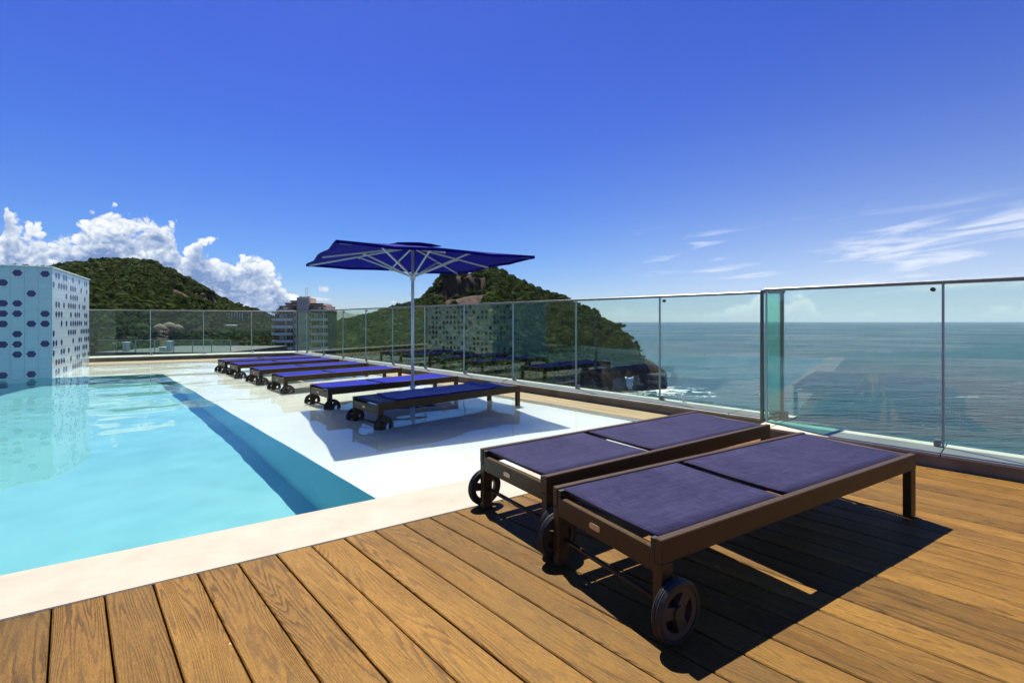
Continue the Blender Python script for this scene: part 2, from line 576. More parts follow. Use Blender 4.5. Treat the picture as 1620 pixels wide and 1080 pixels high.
# ------------------------------------------------------------------ mesh helpers
def tag(o, label=None, cat=None, group=None, kind=None):
    if label: o['label'] = label
    if cat: o['category'] = cat
    if group: o['group'] = group
    if kind: o['kind'] = kind
    return o


def link(o, parent=None):
    COL.objects.link(o)
    if parent:
        o.parent = parent
    return o


def empty(name, loc=(0, 0, 0), rz=0.0):
    o = bpy.data.objects.new(name, None)
    o.empty_display_size = .2
    o.location = loc
    o.rotation_euler = (0, 0, rz)
    return link(o)


def obj(name, bm, mat, parent=None, smooth=False, loc=None, rz=None):
    me = bpy.data.meshes.new(name)
    if isinstance(bm, bmesh.types.BMesh):
        bmesh.ops.recalc_face_normals(bm, faces=bm.faces)
        bm.to_mesh(me)
        bm.free()
    else:
        me.from_pydata([tuple(q) for q in bm[0]], [], bm[1])
        me.update()
    for mm in (mat if isinstance(mat, (list, tuple)) else [mat]):
        me.materials.append(mm)
    if smooth:
        for p in me.polygons:
            p.use_smooth = True
    o = bpy.data.objects.new(name, me)
    link(o, parent)
    if loc is not None: o.location = loc
    if rz is not None: o.rotation_euler = (0, 0, rz)
    return o


def box(bm, x0, x1, y0, y1, z0, z1, bev=0.0, mat=None):
    vs = [bm.verts.new(q) for q in ((x0, y0, z0), (x1, y0, z0), (x1, y1, z0), (x0, y1, z0),
                                    (x0, y0, z1), (x1, y0, z1), (x1, y1, z1), (x0, y1, z1))]
    fs = [bm.faces.new([vs[i] for i in q]) for q in ((3, 2, 1, 0), (4, 5, 6, 7), (0, 1, 5, 4), (1, 2, 6, 5), (2, 3, 7, 6), (3, 0, 4, 7))]
    if bev:
        es = list({e for f in fs for e in f.edges})
        bmesh.ops.bevel(bm, geom=es, offset=bev, segments=1, affect='EDGES', profile=.5)
    return bm


def B(*a, **k):
    bm = bmesh.new()
    return box(bm, *a, **k)


def prism(bm, pts, z0, z1):
    lo = [bm.verts.new((p[0], p[1], z0)) for p in pts]
    hi = [bm.verts.new((p[0], p[1], z1)) for p in pts]
    n = len(pts)
    bm.faces.new(list(reversed(lo)))
    bm.faces.new(hi)
    for i in range(n):
        j = (i + 1) % n
        bm.faces.new((lo[i], lo[j], hi[j], hi[i]))
    return bm


def tube(bm, a, b, r, seg=10, r2=None, cap=True):
    a, b = Vector(a), Vector(b)
    d = (b - a).normalized()
    u = d.orthogonal().normalized()
    w = d.cross(u)
    r2 = r if r2 is None else r2
    A = [bm.verts.new(a + (u * math.cos(2 * math.pi * i / seg) + w * math.sin(2 * math.pi * i / seg)) * r) for i in range(seg)]
    Bv = [bm.verts.new(b + (u * math.cos(2 * math.pi * i / seg) + w * math.sin(2 * math.pi * i / seg)) * r2) for i in range(seg)]
    for i in range(seg):
        j = (i + 1) % seg
        bm.faces.new((A[i], A[j], Bv[j], Bv[i]))
    if cap:
        bm.faces.new(list(reversed(A)))
        bm.faces.new(Bv)
    return bm


def lathe_y(bm, prof, seg=32, c=(0, 0, 0)):
    """closed ring: profile of (radius, y) turned about the y axis"""
    rows = []
    for i in range(seg):
        a = 2 * math.pi * i / seg
        rows.append([bm.verts.new((c[0] + r * math.cos(a), c[1] + y, c[2] + r * math.sin(a))) for r, y in prof])
    n = len(prof)
    for i in range(seg):
        j = (i + 1) % seg
        for k in range(n):
            l = (k + 1) % n
            bm.faces.new((rows[i][k], rows[i][l], rows[j][l], rows[j][k]))
    return bm


def beam(bm, a, b, w, h):
    """square bar from a to b (vectors), w across, h high"""
    a, b = Vector(a), Vector(b)
    d = (b - a).normalized()
    s = d.cross(Vector((0, 0, 1)))
    s = s.normalized() if s.length > 1e-4 else Vector((1, 0, 0))
    u = s.cross(d).normalized()
    vs = []
    for p in (a, b):
        for i, j in ((-1, -1), (1, -1), (1, 1), (-1, 1)):
            vs.append(bm.verts.new(p + s * (i * w / 2) + u * (j * h / 2)))
    for q in ((3, 2, 1, 0), (4, 5, 6, 7), (0, 1, 5, 4), (1, 2, 6, 5), (2, 3, 7, 6), (3, 0, 4, 7)):
        bm.faces.new([vs[i] for i in q])
    return bm


# ------------------------------------------------------------------ terrain functions
def lerp(x, xs, ys): return np.interp(x, xs, ys)


RIDGE = np.array([(-700, 470), (-400, 440), (-150, 430), (0, 424), (60, 424), (85, 421), (100, 417), (150, 411), (205, 409), (245, 413), (280, 431),
                  (310, 448), (340, 466), (370, 483), (410, 491), (435, 503), (470, 512), (519, 511), (549, 505), (583, 498),
                  (604, 490), (625, 485), (648, 480), (667, 472), (678, 463), (693, 443), (707, 432), (727, 428), (751, 425),
                  (778, 421), (796, 427), (809, 439), (831, 446), (862, 459), (891, 469), (918, 484), (936, 490), (954, 503),
                  (969, 512), (984, 524), (1000, 532), (1010, 549), (1021, 567), (1041, 585), (1049, 594), (1058, 622)], float)


def ridge_py(px): return lerp(px, RIDGE[:, 0], RIDGE[:, 1])
def y_base(px): return lerp(px, [-700, 450, 520, 780, 860, 900, 940, 1000, 1058], [120, 120, 130, 130, 190, 290, 330, 345, 357])
def y_ridge(px): return lerp(px, [-700, 205, 420, 520, 600, 750, 850, 920, 1000, 1058], [400, 400, 500, 540, 500, 430, 420, 400, 375, 362])
def z_base(px): return lerp(px, [-700, 400, 520, 820, 880, 905, 1058], [-20, -20, -36, -36, -46, -53, -54])


TREE_H = lambda px: lerp(px, [-700, 960, 1010, 1030, 1058], [3.6, 3.6, 2.5, 0.3, 0])


def terr(px, Y):
    """ground height on the line of sight px at depth Y (arrays)"""
    yb, yr, zb = y_base(px), y_ridge(px), z_base(px)
    zr = CAMZ + (507.5 - ridge_py(px)) / FPX * yr - TREE_H(px)
    s = np.clip((Y - yb) / (yr - yb), 0, 1)
    f = np.where(px < 900, s ** .92, 1 - (1 - s) ** 1.25)
    z = zb + (zr - zb) * f
    back = np.clip((Y - yr) / 190.0, 0, 1)
    z = z + (-56 - z) * back ** 1.6
    # two bare cliffs step up out of the wooded slopes
    for pa, pb, ya, yc, za, zc in ((684, 782, 384, 394, 11.5, 37.5), (246, 346, 392, 398, 10.5, 24.0)):
        w = np.clip((px - pa) / 14, 0, 1) * np.clip((pb - px) / 14, 0, 1)
        w = w * w * (3 - 2 * w)
        wob = 4.0 * np.sin(px * .21) + 3 * np.sin(px * .093 + 1)
        t = np.clip((Y - ya - wob) / (yc - ya), 0, 1)
        sh = np.clip((Y - (ya - 60)) / 60, 0, 1) * np.clip((yc + 34 - Y) / 26, 0, 1)
        z = z + w * sh * ((za + (zc - za) * t) - z)
    front = np.clip((yb - Y) / 40.0, 0, 1)
    return z - 30 * front


def terr_xy(X, Y):
    return terr(np.asarray(X) / np.asarray(Y) * FPX + 810, np.asarray(Y, float))


def bumpz(X, Y):
    return (np.sin(X * .11 + Y * .05) * .7 + np.sin(X * .043 - Y * .083 + 2) * 1.0 + np.sin(X * .21 + 1.3) * np.sin(Y * .17) * .5)


def build_hills():
    pxs = np.concatenate([np.arange(-700, 900, 8), np.arange(900, 1060, 3)]).astype(float)
    ys = np.concatenate([np.arange(80, 370, 5), np.arange(370, 420, 1.5), np.arange(420, 440, 5), np.arange(440, 760, 10)]).astype(float)
    PX, Y = np.meshgrid(pxs, ys)
    X = (PX - 810) / FPX * Y
    Z = terr(PX, Y)
    amp = np.clip((1040 - PX) / 100, 0.15, 1)
    Z = Z + bumpz(X, Y) * .45 * amp
    # rugged rock at the headland's foot
    rk = np.array([mnoise.noise(Vector((a * .07, b * .07, c * .12))) for a, b, c in zip(X.ravel(), Y.ravel(), Z.ravel())]).reshape(X.shape)
    Z = Z + rk * np.where((PX > 900) & (Z < -24), 3.0, .6)
    cl = (((PX > 690) & (PX < 776)) | ((PX > 250) & (PX < 342))) & (Y > 378) & (Y < 412)
    Y = np.where(cl, Y + rk * 3.5 + 1.6 * np.sin(X * .9 + Z * .25), Y)
    nr, nc = PX.shape
    idx = np.arange(nr * nc).reshape(nr, nc)
    f = np.stack([idx[:-1, :-1], idx[:-1, 1:], idx[1:, 1:], idx[1:, :-1]], -1).reshape(-1, 4)
    o = obj('hills', (np.stack([X, Y, Z], -1).reshape(-1, 3).tolist(), f.tolist()), M['rock'], smooth=True)
    tag(o, kind='structure')


def build_hillside():
    """wooded slope and town side to the left of the terrace, outside the frame; the fence mirrors it"""
    az = np.radians(np.arange(-46, -190, -1.5))
    rr = np.arange(130, 520, 15.0)
    A, Rr = np.meshgrid(az, rr)
    ridge = 330 + 40 * np.sin(A * 5)
    top = 30 + 9 * np.sin(A * 7.3) + 7 * np.sin(A * 17 + 1)
    s = np.clip((Rr - 130) / (ridge - 130), 0, 1)
    Z = -34 + (top + 34) * s ** .9 - 60 * np.clip((Rr - ridge) / 190, 0, 1) ** 1.5
    Z = Z + np.array([mnoise.noise(Vector((a * 60, b * .11, 2))) for a, b in zip(A.ravel(), Rr.ravel())]).reshape(A.shape) * 4
    X, Y = np.sin(A) * Rr, np.cos(A) * Rr
    nr, nc = A.shape
    idx = np.arange(nr * nc).reshape(nr, nc)
    f = np.stack([idx[:-1, :-1], idx[1:, :-1], idx[1:, 1:], idx[:-1, 1:]], -1).reshape(-1, 4)
    m, g, b = newmat('far_woods')
    p = g.node('ShaderNodeNewGeometry').outputs['Position']
    nz = g.noise(p, .12, 6, .65)
    g.put(b.inputs['Base Color'], g.mix(g.mr(nz, .35, .65), (.012, .026, .008), (.07, .095, .022)))
    b.inputs['Roughness'].default_value = .9
    g.put(b.inputs['Normal'], g.bump(nz, 1, 5))
    o = obj('hillside', (np.stack([X, Y, Z], -1).reshape(-1, 3).tolist(), f.tolist()), m, smooth=True)
    tag(o, kind='structure')


def crown_mesh(seed, nq=60):
    """one rainforest crown of unit radius: lumpy core plus leaf clumps"""
    rs = np.random.RandomState(seed)
    bm = bmesh.new()
    bmesh.ops.create_icosphere(bm, subdivisions=1, radius=.72)
    for v in bm.verts:
        n = mnoise.noise(v.co * 1.9 + Vector((seed * 3.1, 0, 0)))
        v.co *= 1 + .42 * n
        v.co.z *= .72
    vs = [tuple(v.co) for v in bm.verts]
    fs = [tuple(v.index for v in f.verts) for f in bm.faces]
    bm.free()
    for _ in range(nq):
        d = rs.normal(size=3)
        d /= np.linalg.norm(d)
        if d[2] < -.5: d[2] *= -.4
        lump = .78 + .32 * mnoise.noise(Vector(d * 2.2) + Vector((seed * 5.7, 1, 2)))
        c = d * lump * np.array([1, 1, .74])
        nrm = d + rs.normal(size=3) * .30; nrm /= np.linalg.norm(nrm)
        u = np.cross(nrm, rs.normal(size=3)); u /= np.linalg.norm(u)
        w = np.cross(nrm, u)
        s = .15 + .15 * rs.rand()
        k = len(vs)
        for a, b2 in ((-1, -.6), (.9, -1), (1, .7), (-.5, 1)):
            vs.append(tuple(c + u * a * s + w * b2 * s))
        fs += [(k, k + 1, k + 2), (k, k + 2, k + 3)]
    return np.array(vs), np.array([q for q in fs])


BUILD_CLEAR = []   # (x, y, radius) where no tree may stand


def build_forest():
    vars_ = [crown_mesh(s) for s in range(7)]
    VV, FF, TT = [], [], []
    base = 0
    n = 0
    rs = np.random.RandomState(11)
    count = 11000
    Ys = np.sqrt(rs.uniform(122 ** 2, 560 ** 2, count * 4))
    Ps = rs.uniform(-120, 1046, count * 4)
    Xs = (Ps - 810) / FPX * Ys
    Zs = terr(Ps, Ys) + bumpz(Xs, Ys) * .45
    PY = 507.5 + (CAMZ - Zs) / Ys * FPX
    yr = y_ridge(Ps)
    keep = (Ys < yr + 14) & (Ys > y_base(Ps) - 4)
    keep &= PY < 640
    keep &= ~((Ps > 922) & (Zs < -27 + (Ps - 922) * .02 + 2.5 * np.sin(Ps * .3)))
    keep &= ~((Ps > 860) & (Zs < -40))
    rockR = ((Ps - 733) / 46) ** 2 + ((PY - 466 - (733 - Ps) * .12) / 32) ** 2 < 1 + .25 * np.sin(Ps * .35)
    rockL = ((Ps - 300) / 52) ** 2 + ((PY - 476 - (Ps - 300) * .22) / 13) ** 2 < 1 + .3 * np.sin(Ps * .3)
    keep &= ~(rockR & (rs.rand(len(Ps)) < .93)) & ~(rockL & (rs.rand(len(Ps)) < .92))
    keep &= ~((Ps > 1022))
    sel = np.nonzero(keep)[0][:count]
    for i in sel:
        x, y, z = Xs[i], Ys[i], Zs[i]
        if any((x - a) ** 2 + (y - b) ** 2 < c * c for a, b, c in BUILD_CLEAR):
            continue
        v, f = vars_[rs.randint(7)]
        r = (1.9 + 2.2 * rs.rand() ** 1.5) * (1.15 if y > 200 else .85)
        if rs.rand() < .04: r *= 1.4
        if Ps[i] > 985: r *= .62
        a = rs.rand() * 6.28
        ca, sa = math.cos(a), math.sin(a)
        h = 1.0 + rs.rand() * 1.7
        w = v * np.array([r, r, r * (.8 + .45 * rs.rand())])
        w = np.stack([w[:, 0] * ca - w[:, 1] * sa + x, w[:, 0] * sa + w[:, 1] * ca + y, w[:, 2] + z + h], -1)
        VV.append(w)
        FF.append(f + base)
        base += len(w)
        t = .26 + .26 * rs.rand() + .55 * mnoise.noise(Vector((x * .022, y * .022, 1)))
        if rs.rand() < .07: t = .75 + .25 * rs.rand()
        TT.append(np.full(len(w), np.clip(t, 0, 1)))
        n += 1
    V = np.concatenate(VV).astype(np.float32)
    F = np.concatenate(FF).astype(np.int32)
    me = bpy.data.meshes.new('forest')
    me.vertices.add(len(V))
    me.vertices.foreach_set('co', V.ravel())
    me.loops.add(F.size)
    me.loops.foreach_set('vertex_index', F.ravel())
    me.polygons.add(len(F))
    me.polygons.foreach_set('loop_start', np.arange(0, F.size, 3, dtype=np.int32))
    me.polygons.foreach_set('loop_total', np.full(len(F), 3, dtype=np.int32))
    at = me.attributes.new('tree_tint', 'FLOAT', 'POINT')
    at.data.foreach_set('value', np.concatenate(TT).astype(np.float32))
    me.update(calc_edges=True)
    me.materials.append(M['leaf'])
    o = bpy.data.objects.new('forest', me)
    link(o)
    tag(o, 'dense green rainforest covering the two hills', 'forest', kind='stuff')
    print('forest crowns', n, 'tris', len(F))


# ------------------------------------------------------------------ sea, terrace structure
def build_sea():
    s = 26000
    o = obj('sea', ([(-s, -2500, -50), (s, -2500, -50), (s, 21000, -50), (-s, 21000, -50)], [(0, 1, 2, 3)]), M['sea'])
    tag(o, kind='structure')


def build_mountains():
    Y0 = 8200.0
    prof = [(380, 509), (430, 506), (470, 503), (500, 501), (519, 499), (528, 495), (540, 491.5), (549, 494.5), (560, 497), (568, 496), (576, 500), (590, 505), (610, 508), (640, 510)]
    pxs = np.arange(380, 641, 2.0)
    py = lerp(pxs, [p for p, q in prof], [q for p, q in prof])
    vs, fs = [], []
    rows = 6
    for j in range(rows):
        for i, p in enumerate(pxs):
            s = j / (rows - 1)
            Y = Y0 - 900 * (1 - s)
            ztop = CAMZ + (507.5 - py[i]) / FPX * Y0
            z = -52 + (ztop + 52) * s ** 1.3 + (12 * mnoise.noise(Vector((i * .23, j * 1.1, 0))) if 0 < j < rows - 1 else 5 * mnoise.noise(Vector((i * .3, 0, 0))))
            vs.append(((p - 810) / FPX * Y0, Y, z))
    n = len(pxs)
    for j in range(rows - 1):
        for i in range(n - 1):
            fs.append((j * n + i, j * n + i + 1, (j + 1) * n + i + 1, (j + 1) * n + i))
    o = obj('mountains', (vs, fs), simple('distant_forest', (.03, .05, .025), .9), smooth=True)
    tag(o, kind='structure')


def build_haze():
    bm = B(-24000, 24000, -2000, 20000, -52, 260)
    m = bpy.data.materials.new('air')
    m.use_nodes = True
    g = NT(m.node_tree)
    g.n.remove(g.n['Principled BSDF'])
    pv = g.node('ShaderNodeVolumePrincipled')
    pv.inputs['Color'].default_value = (.80, .90, 1.0, 1)
    pv.inputs['Density'].default_value = 1.6e-5
    pv.inputs['Anisotropy'].default_value = .25
    g.l.new(pv.outputs[0], g.n['Material Output'].inputs['Volume'])
    o = obj('haze', bm, m)
    tag(o, 'pale sea air that softens the far mountains', 'haze', kind='stuff')


def poly_nt(pts, z):
    return [P(n, t, z) for n, t in pts]


def build_pool():
    # ---- pool basin: floor and walls
    wl = -9.0
    nL = -6.5
    k = [(POOL_N, t_cop(POOL_N, COP_IN)), (POOL_N, t_back(POOL_N, POOL_B)), (nL, t_back(nL, POOL_B)), (nL, t_cop(nL, COP_IN))]
    top, bot = poly_nt(k, LEDGE_Z), poly_nt(k, POOL_Z)
    # the near and left walls rise to the coping underside
    top[3].z = -0.01
    vs = [*top, *bot]
    fs = [(4, 5, 6, 7), (0, 1, 5, 4), (1, 2, 6, 5), (2, 3, 7, 6)]
    # near wall up to z just under coping
    a, b2 = P(*k[0], -0.035), P(*k[3], -0.035)
    vs += [a, b2]
    fs += [(4, 7, 9, 8)]
    o = obj('pool_basin', (vs, fs), M['pool'])
    tag(o, kind='structure')
    o.cycles.is_caustics_receiver = True
    # ---- shallow white ledge, L shaped round the basin
    NX = LEDGE_N
    L = [(POOL_N, t_cop(POOL_N, COP_IN)), (NX, t_cop(NX, COP_IN)), (NX, t_back(NX, LEDGE_B)), (POOL_N, t_back(POOL_N, LEDGE_B)), (nL, t_back(nL, LEDGE_B)),
         (nL, t_back(nL, POOL_B)), (POOL_N, t_back(POOL_N, POOL_B))]
    vs = poly_nt(L, LEDGE_Z)
    fs = [(0, 1, 2, 3, 6), (6, 3, 4, 5)]
    # upstands at the ledge's outer edges, to just under the boards
    def up(i, j):
        q = len(vs)
        for c in (i, j):
            vs.append(vs[c] + Vector((0, 0, LEDGE_Z * -1 - .006)))
        fs.append((i, j, q + 1, q))
    up(0, 1); up(1, 2); up(2, 3); up(3, 4)
    o = obj('pool_ledge', (vs, fs), M['ledge'])
    tag(o, kind='structure')
    o.cycles.is_caustics_receiver = True
    # ---- water: one rippled sheet over basin and ledge
    st = .05
    ns = np.arange(nL + .01, NX + .02, st)
    ts = np.arange(0.8, 18.4, st)
    Nn, Tt = np.meshgrid(ns, ts)
    X = N2.x * Nn + D2.x * Tt
    Y = N2.y * Nn + D2.y * Tt
    Z = np.zeros_like(X)
    rs = np.random.RandomState(5)
    for i in range(60):
        a = rs.normal(1.9, .75) if i < 36 else rs.rand() * 6.28
        l = .26 * (8.0 ** rs.rand())
        kk = 6.283 / l
        Z += .00042 * l ** 1.05 * np.sin(kk * (X * math.cos(a) + Y * math.sin(a)) + rs.rand() * 6.28 + .5 * np.sin(X * .9 + i) * np.cos(Y * .7 - i))
    calm = .45 + .55 * (.5 + .5 * np.sin(X * .55 + 1.0) * np.sin(Y * .45 + .4))
    far = np.clip((Y - 4.0) / 5.0, 0, 1)
    Z = Z * calm * (.85 + 1.25 * far) + WATER_Z
    mlin = X * M2v.x + Y * M2v.y
    blin = X * B2.x + Y * B2.y
    ok = (mlin > COP_IN - .03) & (blin < LEDGE_B + .04)
    idx = np.arange(X.size).reshape(X.shape)
    q = np.stack([idx[:-1, :-1], idx[:-1, 1:], idx[1:, 1:], idx[1:, :-1]], -1)
    okf = ok[:-1, :-1] & ok[:-1, 1:] & ok[1:, 1:] & ok[1:, :-1]
    f = q[okf]
    used = np.unique(f)
    remap = np.full(X.size, -1)
    remap[used] = np.arange(len(used))
    v = np.stack([X, Y, Z], -1).reshape(-1, 3)[used]
    o = obj('pool_water', (v.tolist(), remap[f].tolist()), M['water'], smooth=True)
    tag(o, kind='structure')
    o.cycles.is_caustics_caster = True
    # ---- limestone coping
    bm = bmesh.new()
    pts = [(nL - .5, t_cop(nL - .5, COP_OUT + .003)), (NX, t_cop(NX, COP_OUT + .003)), (NX, t_cop(NX, COP_IN)), (nL - .5, t_cop(nL - .5, COP_IN))]
    prism(bm, [P(*q) for q in pts], -.05, .004)
    es = [e for e in bm.edges if all(v.co.z > 0 for v in e.verts)]
    bmesh.ops.bevel(bm, geom=es, offset=.003, segments=2, affect='EDGES')
    o = obj('pool_coping', bm, M['coping'])
    tag(o, kind='structure')


PITCH = .15345
def board_n(k): return 1.331 + PITCH * k


def plank_mesh(name, n0, n1, tA, tB, mat, parent, z=0.0, th=.028, ch=.004):
    """board along D2 with chamfered top edges; tA, tB are functions of n"""
    nc = (n0 + n1) / 2
    tc = (tA(nc) + tB(nc)) / 2
    c = P(nc, tc)
    rz = math.atan2(D2.y, D2.x)
    prof = [(n0, z - th), (n0, z - ch), (n0 + ch, z), (n1 - ch, z), (n1, z - ch), (n1, z - th)]
    vs = []
    for ft in (tA, tB):
        for n, zz in prof:
            vs.append((ft(n) - tc, -(n - nc), zz))   # local x along D2, local y = -n
    fs = [(0, 1, 2, 3, 4, 5), (11, 10, 9, 8, 7, 6)]
    for i in range(6):
        j = (i + 1) % 6
        fs.append((i, i + 6, j + 6, j))
    o = obj(name, (vs, fs), mat, parent, loc=c, rz=rz)
    return o


def build_deck():
    deck = empty('timber_deck', (0, 0, 0))
    tag(deck, 'warm brown timber boards laid as the sun deck before the pool', kind='structure')
    gap = .0031
    ends = lambda n: t_cop(n, COP_OUT)
    for k in range(-24, 22):
        n0, n1 = board_n(k) + gap, board_n(k + 1) - gap
        dz = random.uniform(-.0012, .0012)
        plank_mesh('plank', n0, n1, lambda n: -4.0, ends, M['wood'], deck, dz)
    # the strip beside the glass: a sliver by the near curb, three long boards by the far one
    plank_mesh('plank', board_n(22) + gap, CURB_NEAR - .002, lambda n: -4.0, lambda n: JOG_T + .2, M['wood'], deck)
    for k in (22, 23, 24):
        n0, n1 = board_n(k) + gap, board_n(k + 1) - gap
        t0 = JOG_T + .21 if k == 22 else JOG_T + .004
        plank_mesh('plank', n0, n1, lambda n, t0=t0: t0, lambda n: t_back(n, CURB_B - .006), M['oldwood'], deck, -.002)
    # boards along the far curb
    w = (CURB_B - LEDGE_B) / 7
    rz = math.atan2(E2.y, E2.x)
    for i in range(7):
        b0 = LEDGE_B + w * i + .004
        c = E2 * -6.0 + B2 * (b0 + w / 2 - .004)
        ln = 13.0
        s_end = (P(board_n(22) - .004, t_back(board_n(22), b0)).xy - Vector((c.x, c.y))).dot(E2)
        bm = B(-ln / 2, s_end, -w / 2 + .004, w / 2 - .004, -.03, -.002, bev=.003)
        obj('plank', bm, M['oldwood'], deck, loc=(c.x, c.y, 0), rz=rz)
    # dark joists seen only through the gaps
    bm = bmesh.new()
    pts = [(-2.6, -4.0), (4.75, -4.0), (4.75, t_cop(4.75, COP_OUT) + .1), (-2.6, t_cop(-2.6, COP_OUT) + .1)]
    prism(bm, [P(*q) for q in pts], -.16, -.06)
    o = obj('deck_base', bm, M['dark'])
    tag(o, kind='structure')
    bm = bmesh.new()
    pts = [(4.712, 1.5), (5.16, 1.5), (5.16, t_back(5.16, CURB_B)), (4.712, t_back(4.712, CURB_B))]
    prism(bm, [P(*q) for q in pts], -.16, -.06)
    o = obj('strip_base', bm, M['dark'])
    tag(o, kind='structure')
    # the building's roof slab under everything
    bm = bmesh.new()
    pts = [P(-7.2, -4.4), P(5.2, -4.4), P(5.2, 1.5), P(5.6, 1.9), P(5.6, t_back(5.6, GLASS_B + .1)), P(-7.2, t_back(-7.2, GLASS_B + .1))]
    prism(bm, pts, -1.75, -1.25)
    o = obj('roof_slab', bm, M['curb'])
    tag(o, kind='structure')


# ------------------------------------------------------------------ curbs and glass fences
def wall_piece(name, nt, z0, z1, mat, parent, bev=0.0):
    bm = bmesh.new()
    prism(bm, [q.xy if hasattr(q, 'xy') else q for q in nt], z0, z1)
    if bev:
        es = [e for e in bm.edges if all(v.co.z > z1 - .001 for v in e.verts)]
        bmesh.ops.bevel(bm, geom=es, offset=bev, segments=1, affect='EDGES')
    return obj(name, bm, mat, parent)


def curb(label, seg, blocks=None):
    o = empty('curb', (0, 0, 0))
    tag(o, label, 'curb', 'concrete curbs under the glass fence')
    wall_piece('wall', seg, -.6, .088, M['curb'], o)
    return o


def build_curbs():
    wid = .40
    tb = t_back(CURB_FAR, CURB_B)
    o = empty('curb', P(CURB_FAR, 6))
    # children are in world coordinates: keep the empty's inverse
    def curb_at(label, body, caps):
        e = empty('curb', (0, 0, 0))
        tag(e, label, 'curb')
        bm = bmesh.new()
        prism(bm, body, -1.25, .086)
        obj('body', bm, M['curb'], e)
        for cpts in caps:
            bm = bmesh.new()
            prism(bm, cpts, .088, .11)
            es = [x for x in bm.edges if all(v.co.z > .109 for v in x.verts)]
            bmesh.ops.bevel(bm, geom=es, offset=.004, segments=1, affect='EDGES')
            obj('cap_stone', bm, M['curbtop'], e)
        return e
    bpy.data.objects.remove(o)
    # far side
    n0, n1 = CURB_FAR, CURB_FAR + wid
    body = [P(n0, JOG_T), P(n1, JOG_T), P(n1, t_back(n1, CURB_B)), P(n0, t_back(n0, CURB_B))]
    caps = []
    ts = [JOG_T + .40 + .02]
    while ts[-1] + 1.36 < t_back(n0, CURB_B):
        ts.append(ts[-1] + 1.36)
    ts.append(None)
    for a, b2 in zip(ts[:-1], ts[1:]):
        if b2 is None:
            caps.append([P(n0 - .012, a + .003), P(n1, a + .003), P(n1, t_back(n1, CURB_B)), P(n0 - .012, t_back(n0 - .012, CURB_B))])
        else:
            caps.append([P(n0 - .012, a + .003), P(n1, a + .003), P(n1, b2 - .003), P(n0 - .012, b2 - .003)])
    curb_at('low concrete curb running beside the shallow pool ledge', body, caps)
    # near side
    n0, n1 = CURB_NEAR, CURB_NEAR + wid
    body = [P(n0, -4.0), P(n1, -4.0), P(n1, JOG_T - .003), P(n0, JOG_T - .003)]
    body2 = [P(n0, JOG_T), P(n1, JOG_T), P(n1, JOG_T + .4), P(n0, JOG_T + .4)]
    caps = [[P(n0 - .012, a + .003), P(n1, a + .003), P(n1, b2 - .003), P(n0 - .012, b2 - .003)]
            for a, b2 in ((-4.0, -2.3), (-2.3, -.94), (-.94, .45), (.45, 1.64))]
    caps.append([P(n0 - .012, 1.643), P(CURB_FAR + wid, 1.643), P(CURB_FAR + wid, JOG_T + .415), P(CURB_FAR - .013, JOG_T + .415), P(CURB_FAR - .013, JOG_T - .003), P(n0 - .012, JOG_T - .003)])
    curb_at('low concrete curb behind the sun deck, at the right edge of the photo', body, caps)
    # back
    def Q(s, b2): return E2 * s + B2 * b2
    cs = P(CURB_FAR + wid, t_back(CURB_FAR + wid, CURB_B)).xy.dot(E2)
    body = [Q(-15, CURB_B), Q(cs, CURB_B), Q(cs + .3, CURB_B + .75), Q(-15, CURB_B + .75)]
    caps = []
    s = -15.0
    while s < cs:
        e = min(s + 1.9, cs)
        if cs - e < .6: e = cs
        caps.append([Q(s + .003, CURB_B - .012), Q(e - .003, CURB_B - .012), Q(e - .003, CURB_B + .75), Q(s + .003, CURB_B + .75)])
        s = e
    curb_at('low concrete curb across the far end of the pool', body, caps)


def fence(label, name, p0, p1, joints, clampside=1, ztop=1.40, z0=.111, railw=.042, pane='glass'):
    """glass panes standing between joints (distances from p0), with seals, clamps and a rail"""
    p0, p1 = Vector(p0).xy, Vector(p1).xy
    L = (p1 - p0).length
    u = (p1 - p0).normalized()
    root = empty(name, (p0.x, p0.y, 0), math.atan2(u.y, u.x))
    tag(root, label, 'fence')
    js = [0.0] + [j for j in joints if .2 < j < L - .2] + [L]
    for a, b2 in zip(js[:-1], js[1:]):
        obj('glass_pane', B(a + .010, b2 - .010, -.006, .006, z0, ztop - .012), M[pane], root)
    for j in js[1:-1]:
        obj('joint_post', B(j - .008, j + .008, -.011, .011, z0, ztop - .010), M['joint'], root)
        for dz in (z0 + .002,):
            obj('glass_clamp', B(j - .055, j - .012, -.03 * 1, .03, dz, dz + .05, bev=.004), M['steel'], root)
        bm = bmesh.new()
        tube(bm, (j - .06, -.016 * clampside, ztop - .05), (j - .06, .016 * clampside, ztop - .05), .017, 12)
        obj('stud', bm, M['dksteel'], root)
    obj('end_post', B(-.006, .008, -.011, .011, z0, ztop - .010), M['joint'], root)
    obj('end_post', B(L - .008, L + .012, -.014, .014, z0, ztop - .010), M['dksteel'], root)
    obj('rail', B(-.015, L + .015, -railw / 2, railw / 2, ztop - .010, ztop + .018, bev=.004), M['steel'], root)
    return root


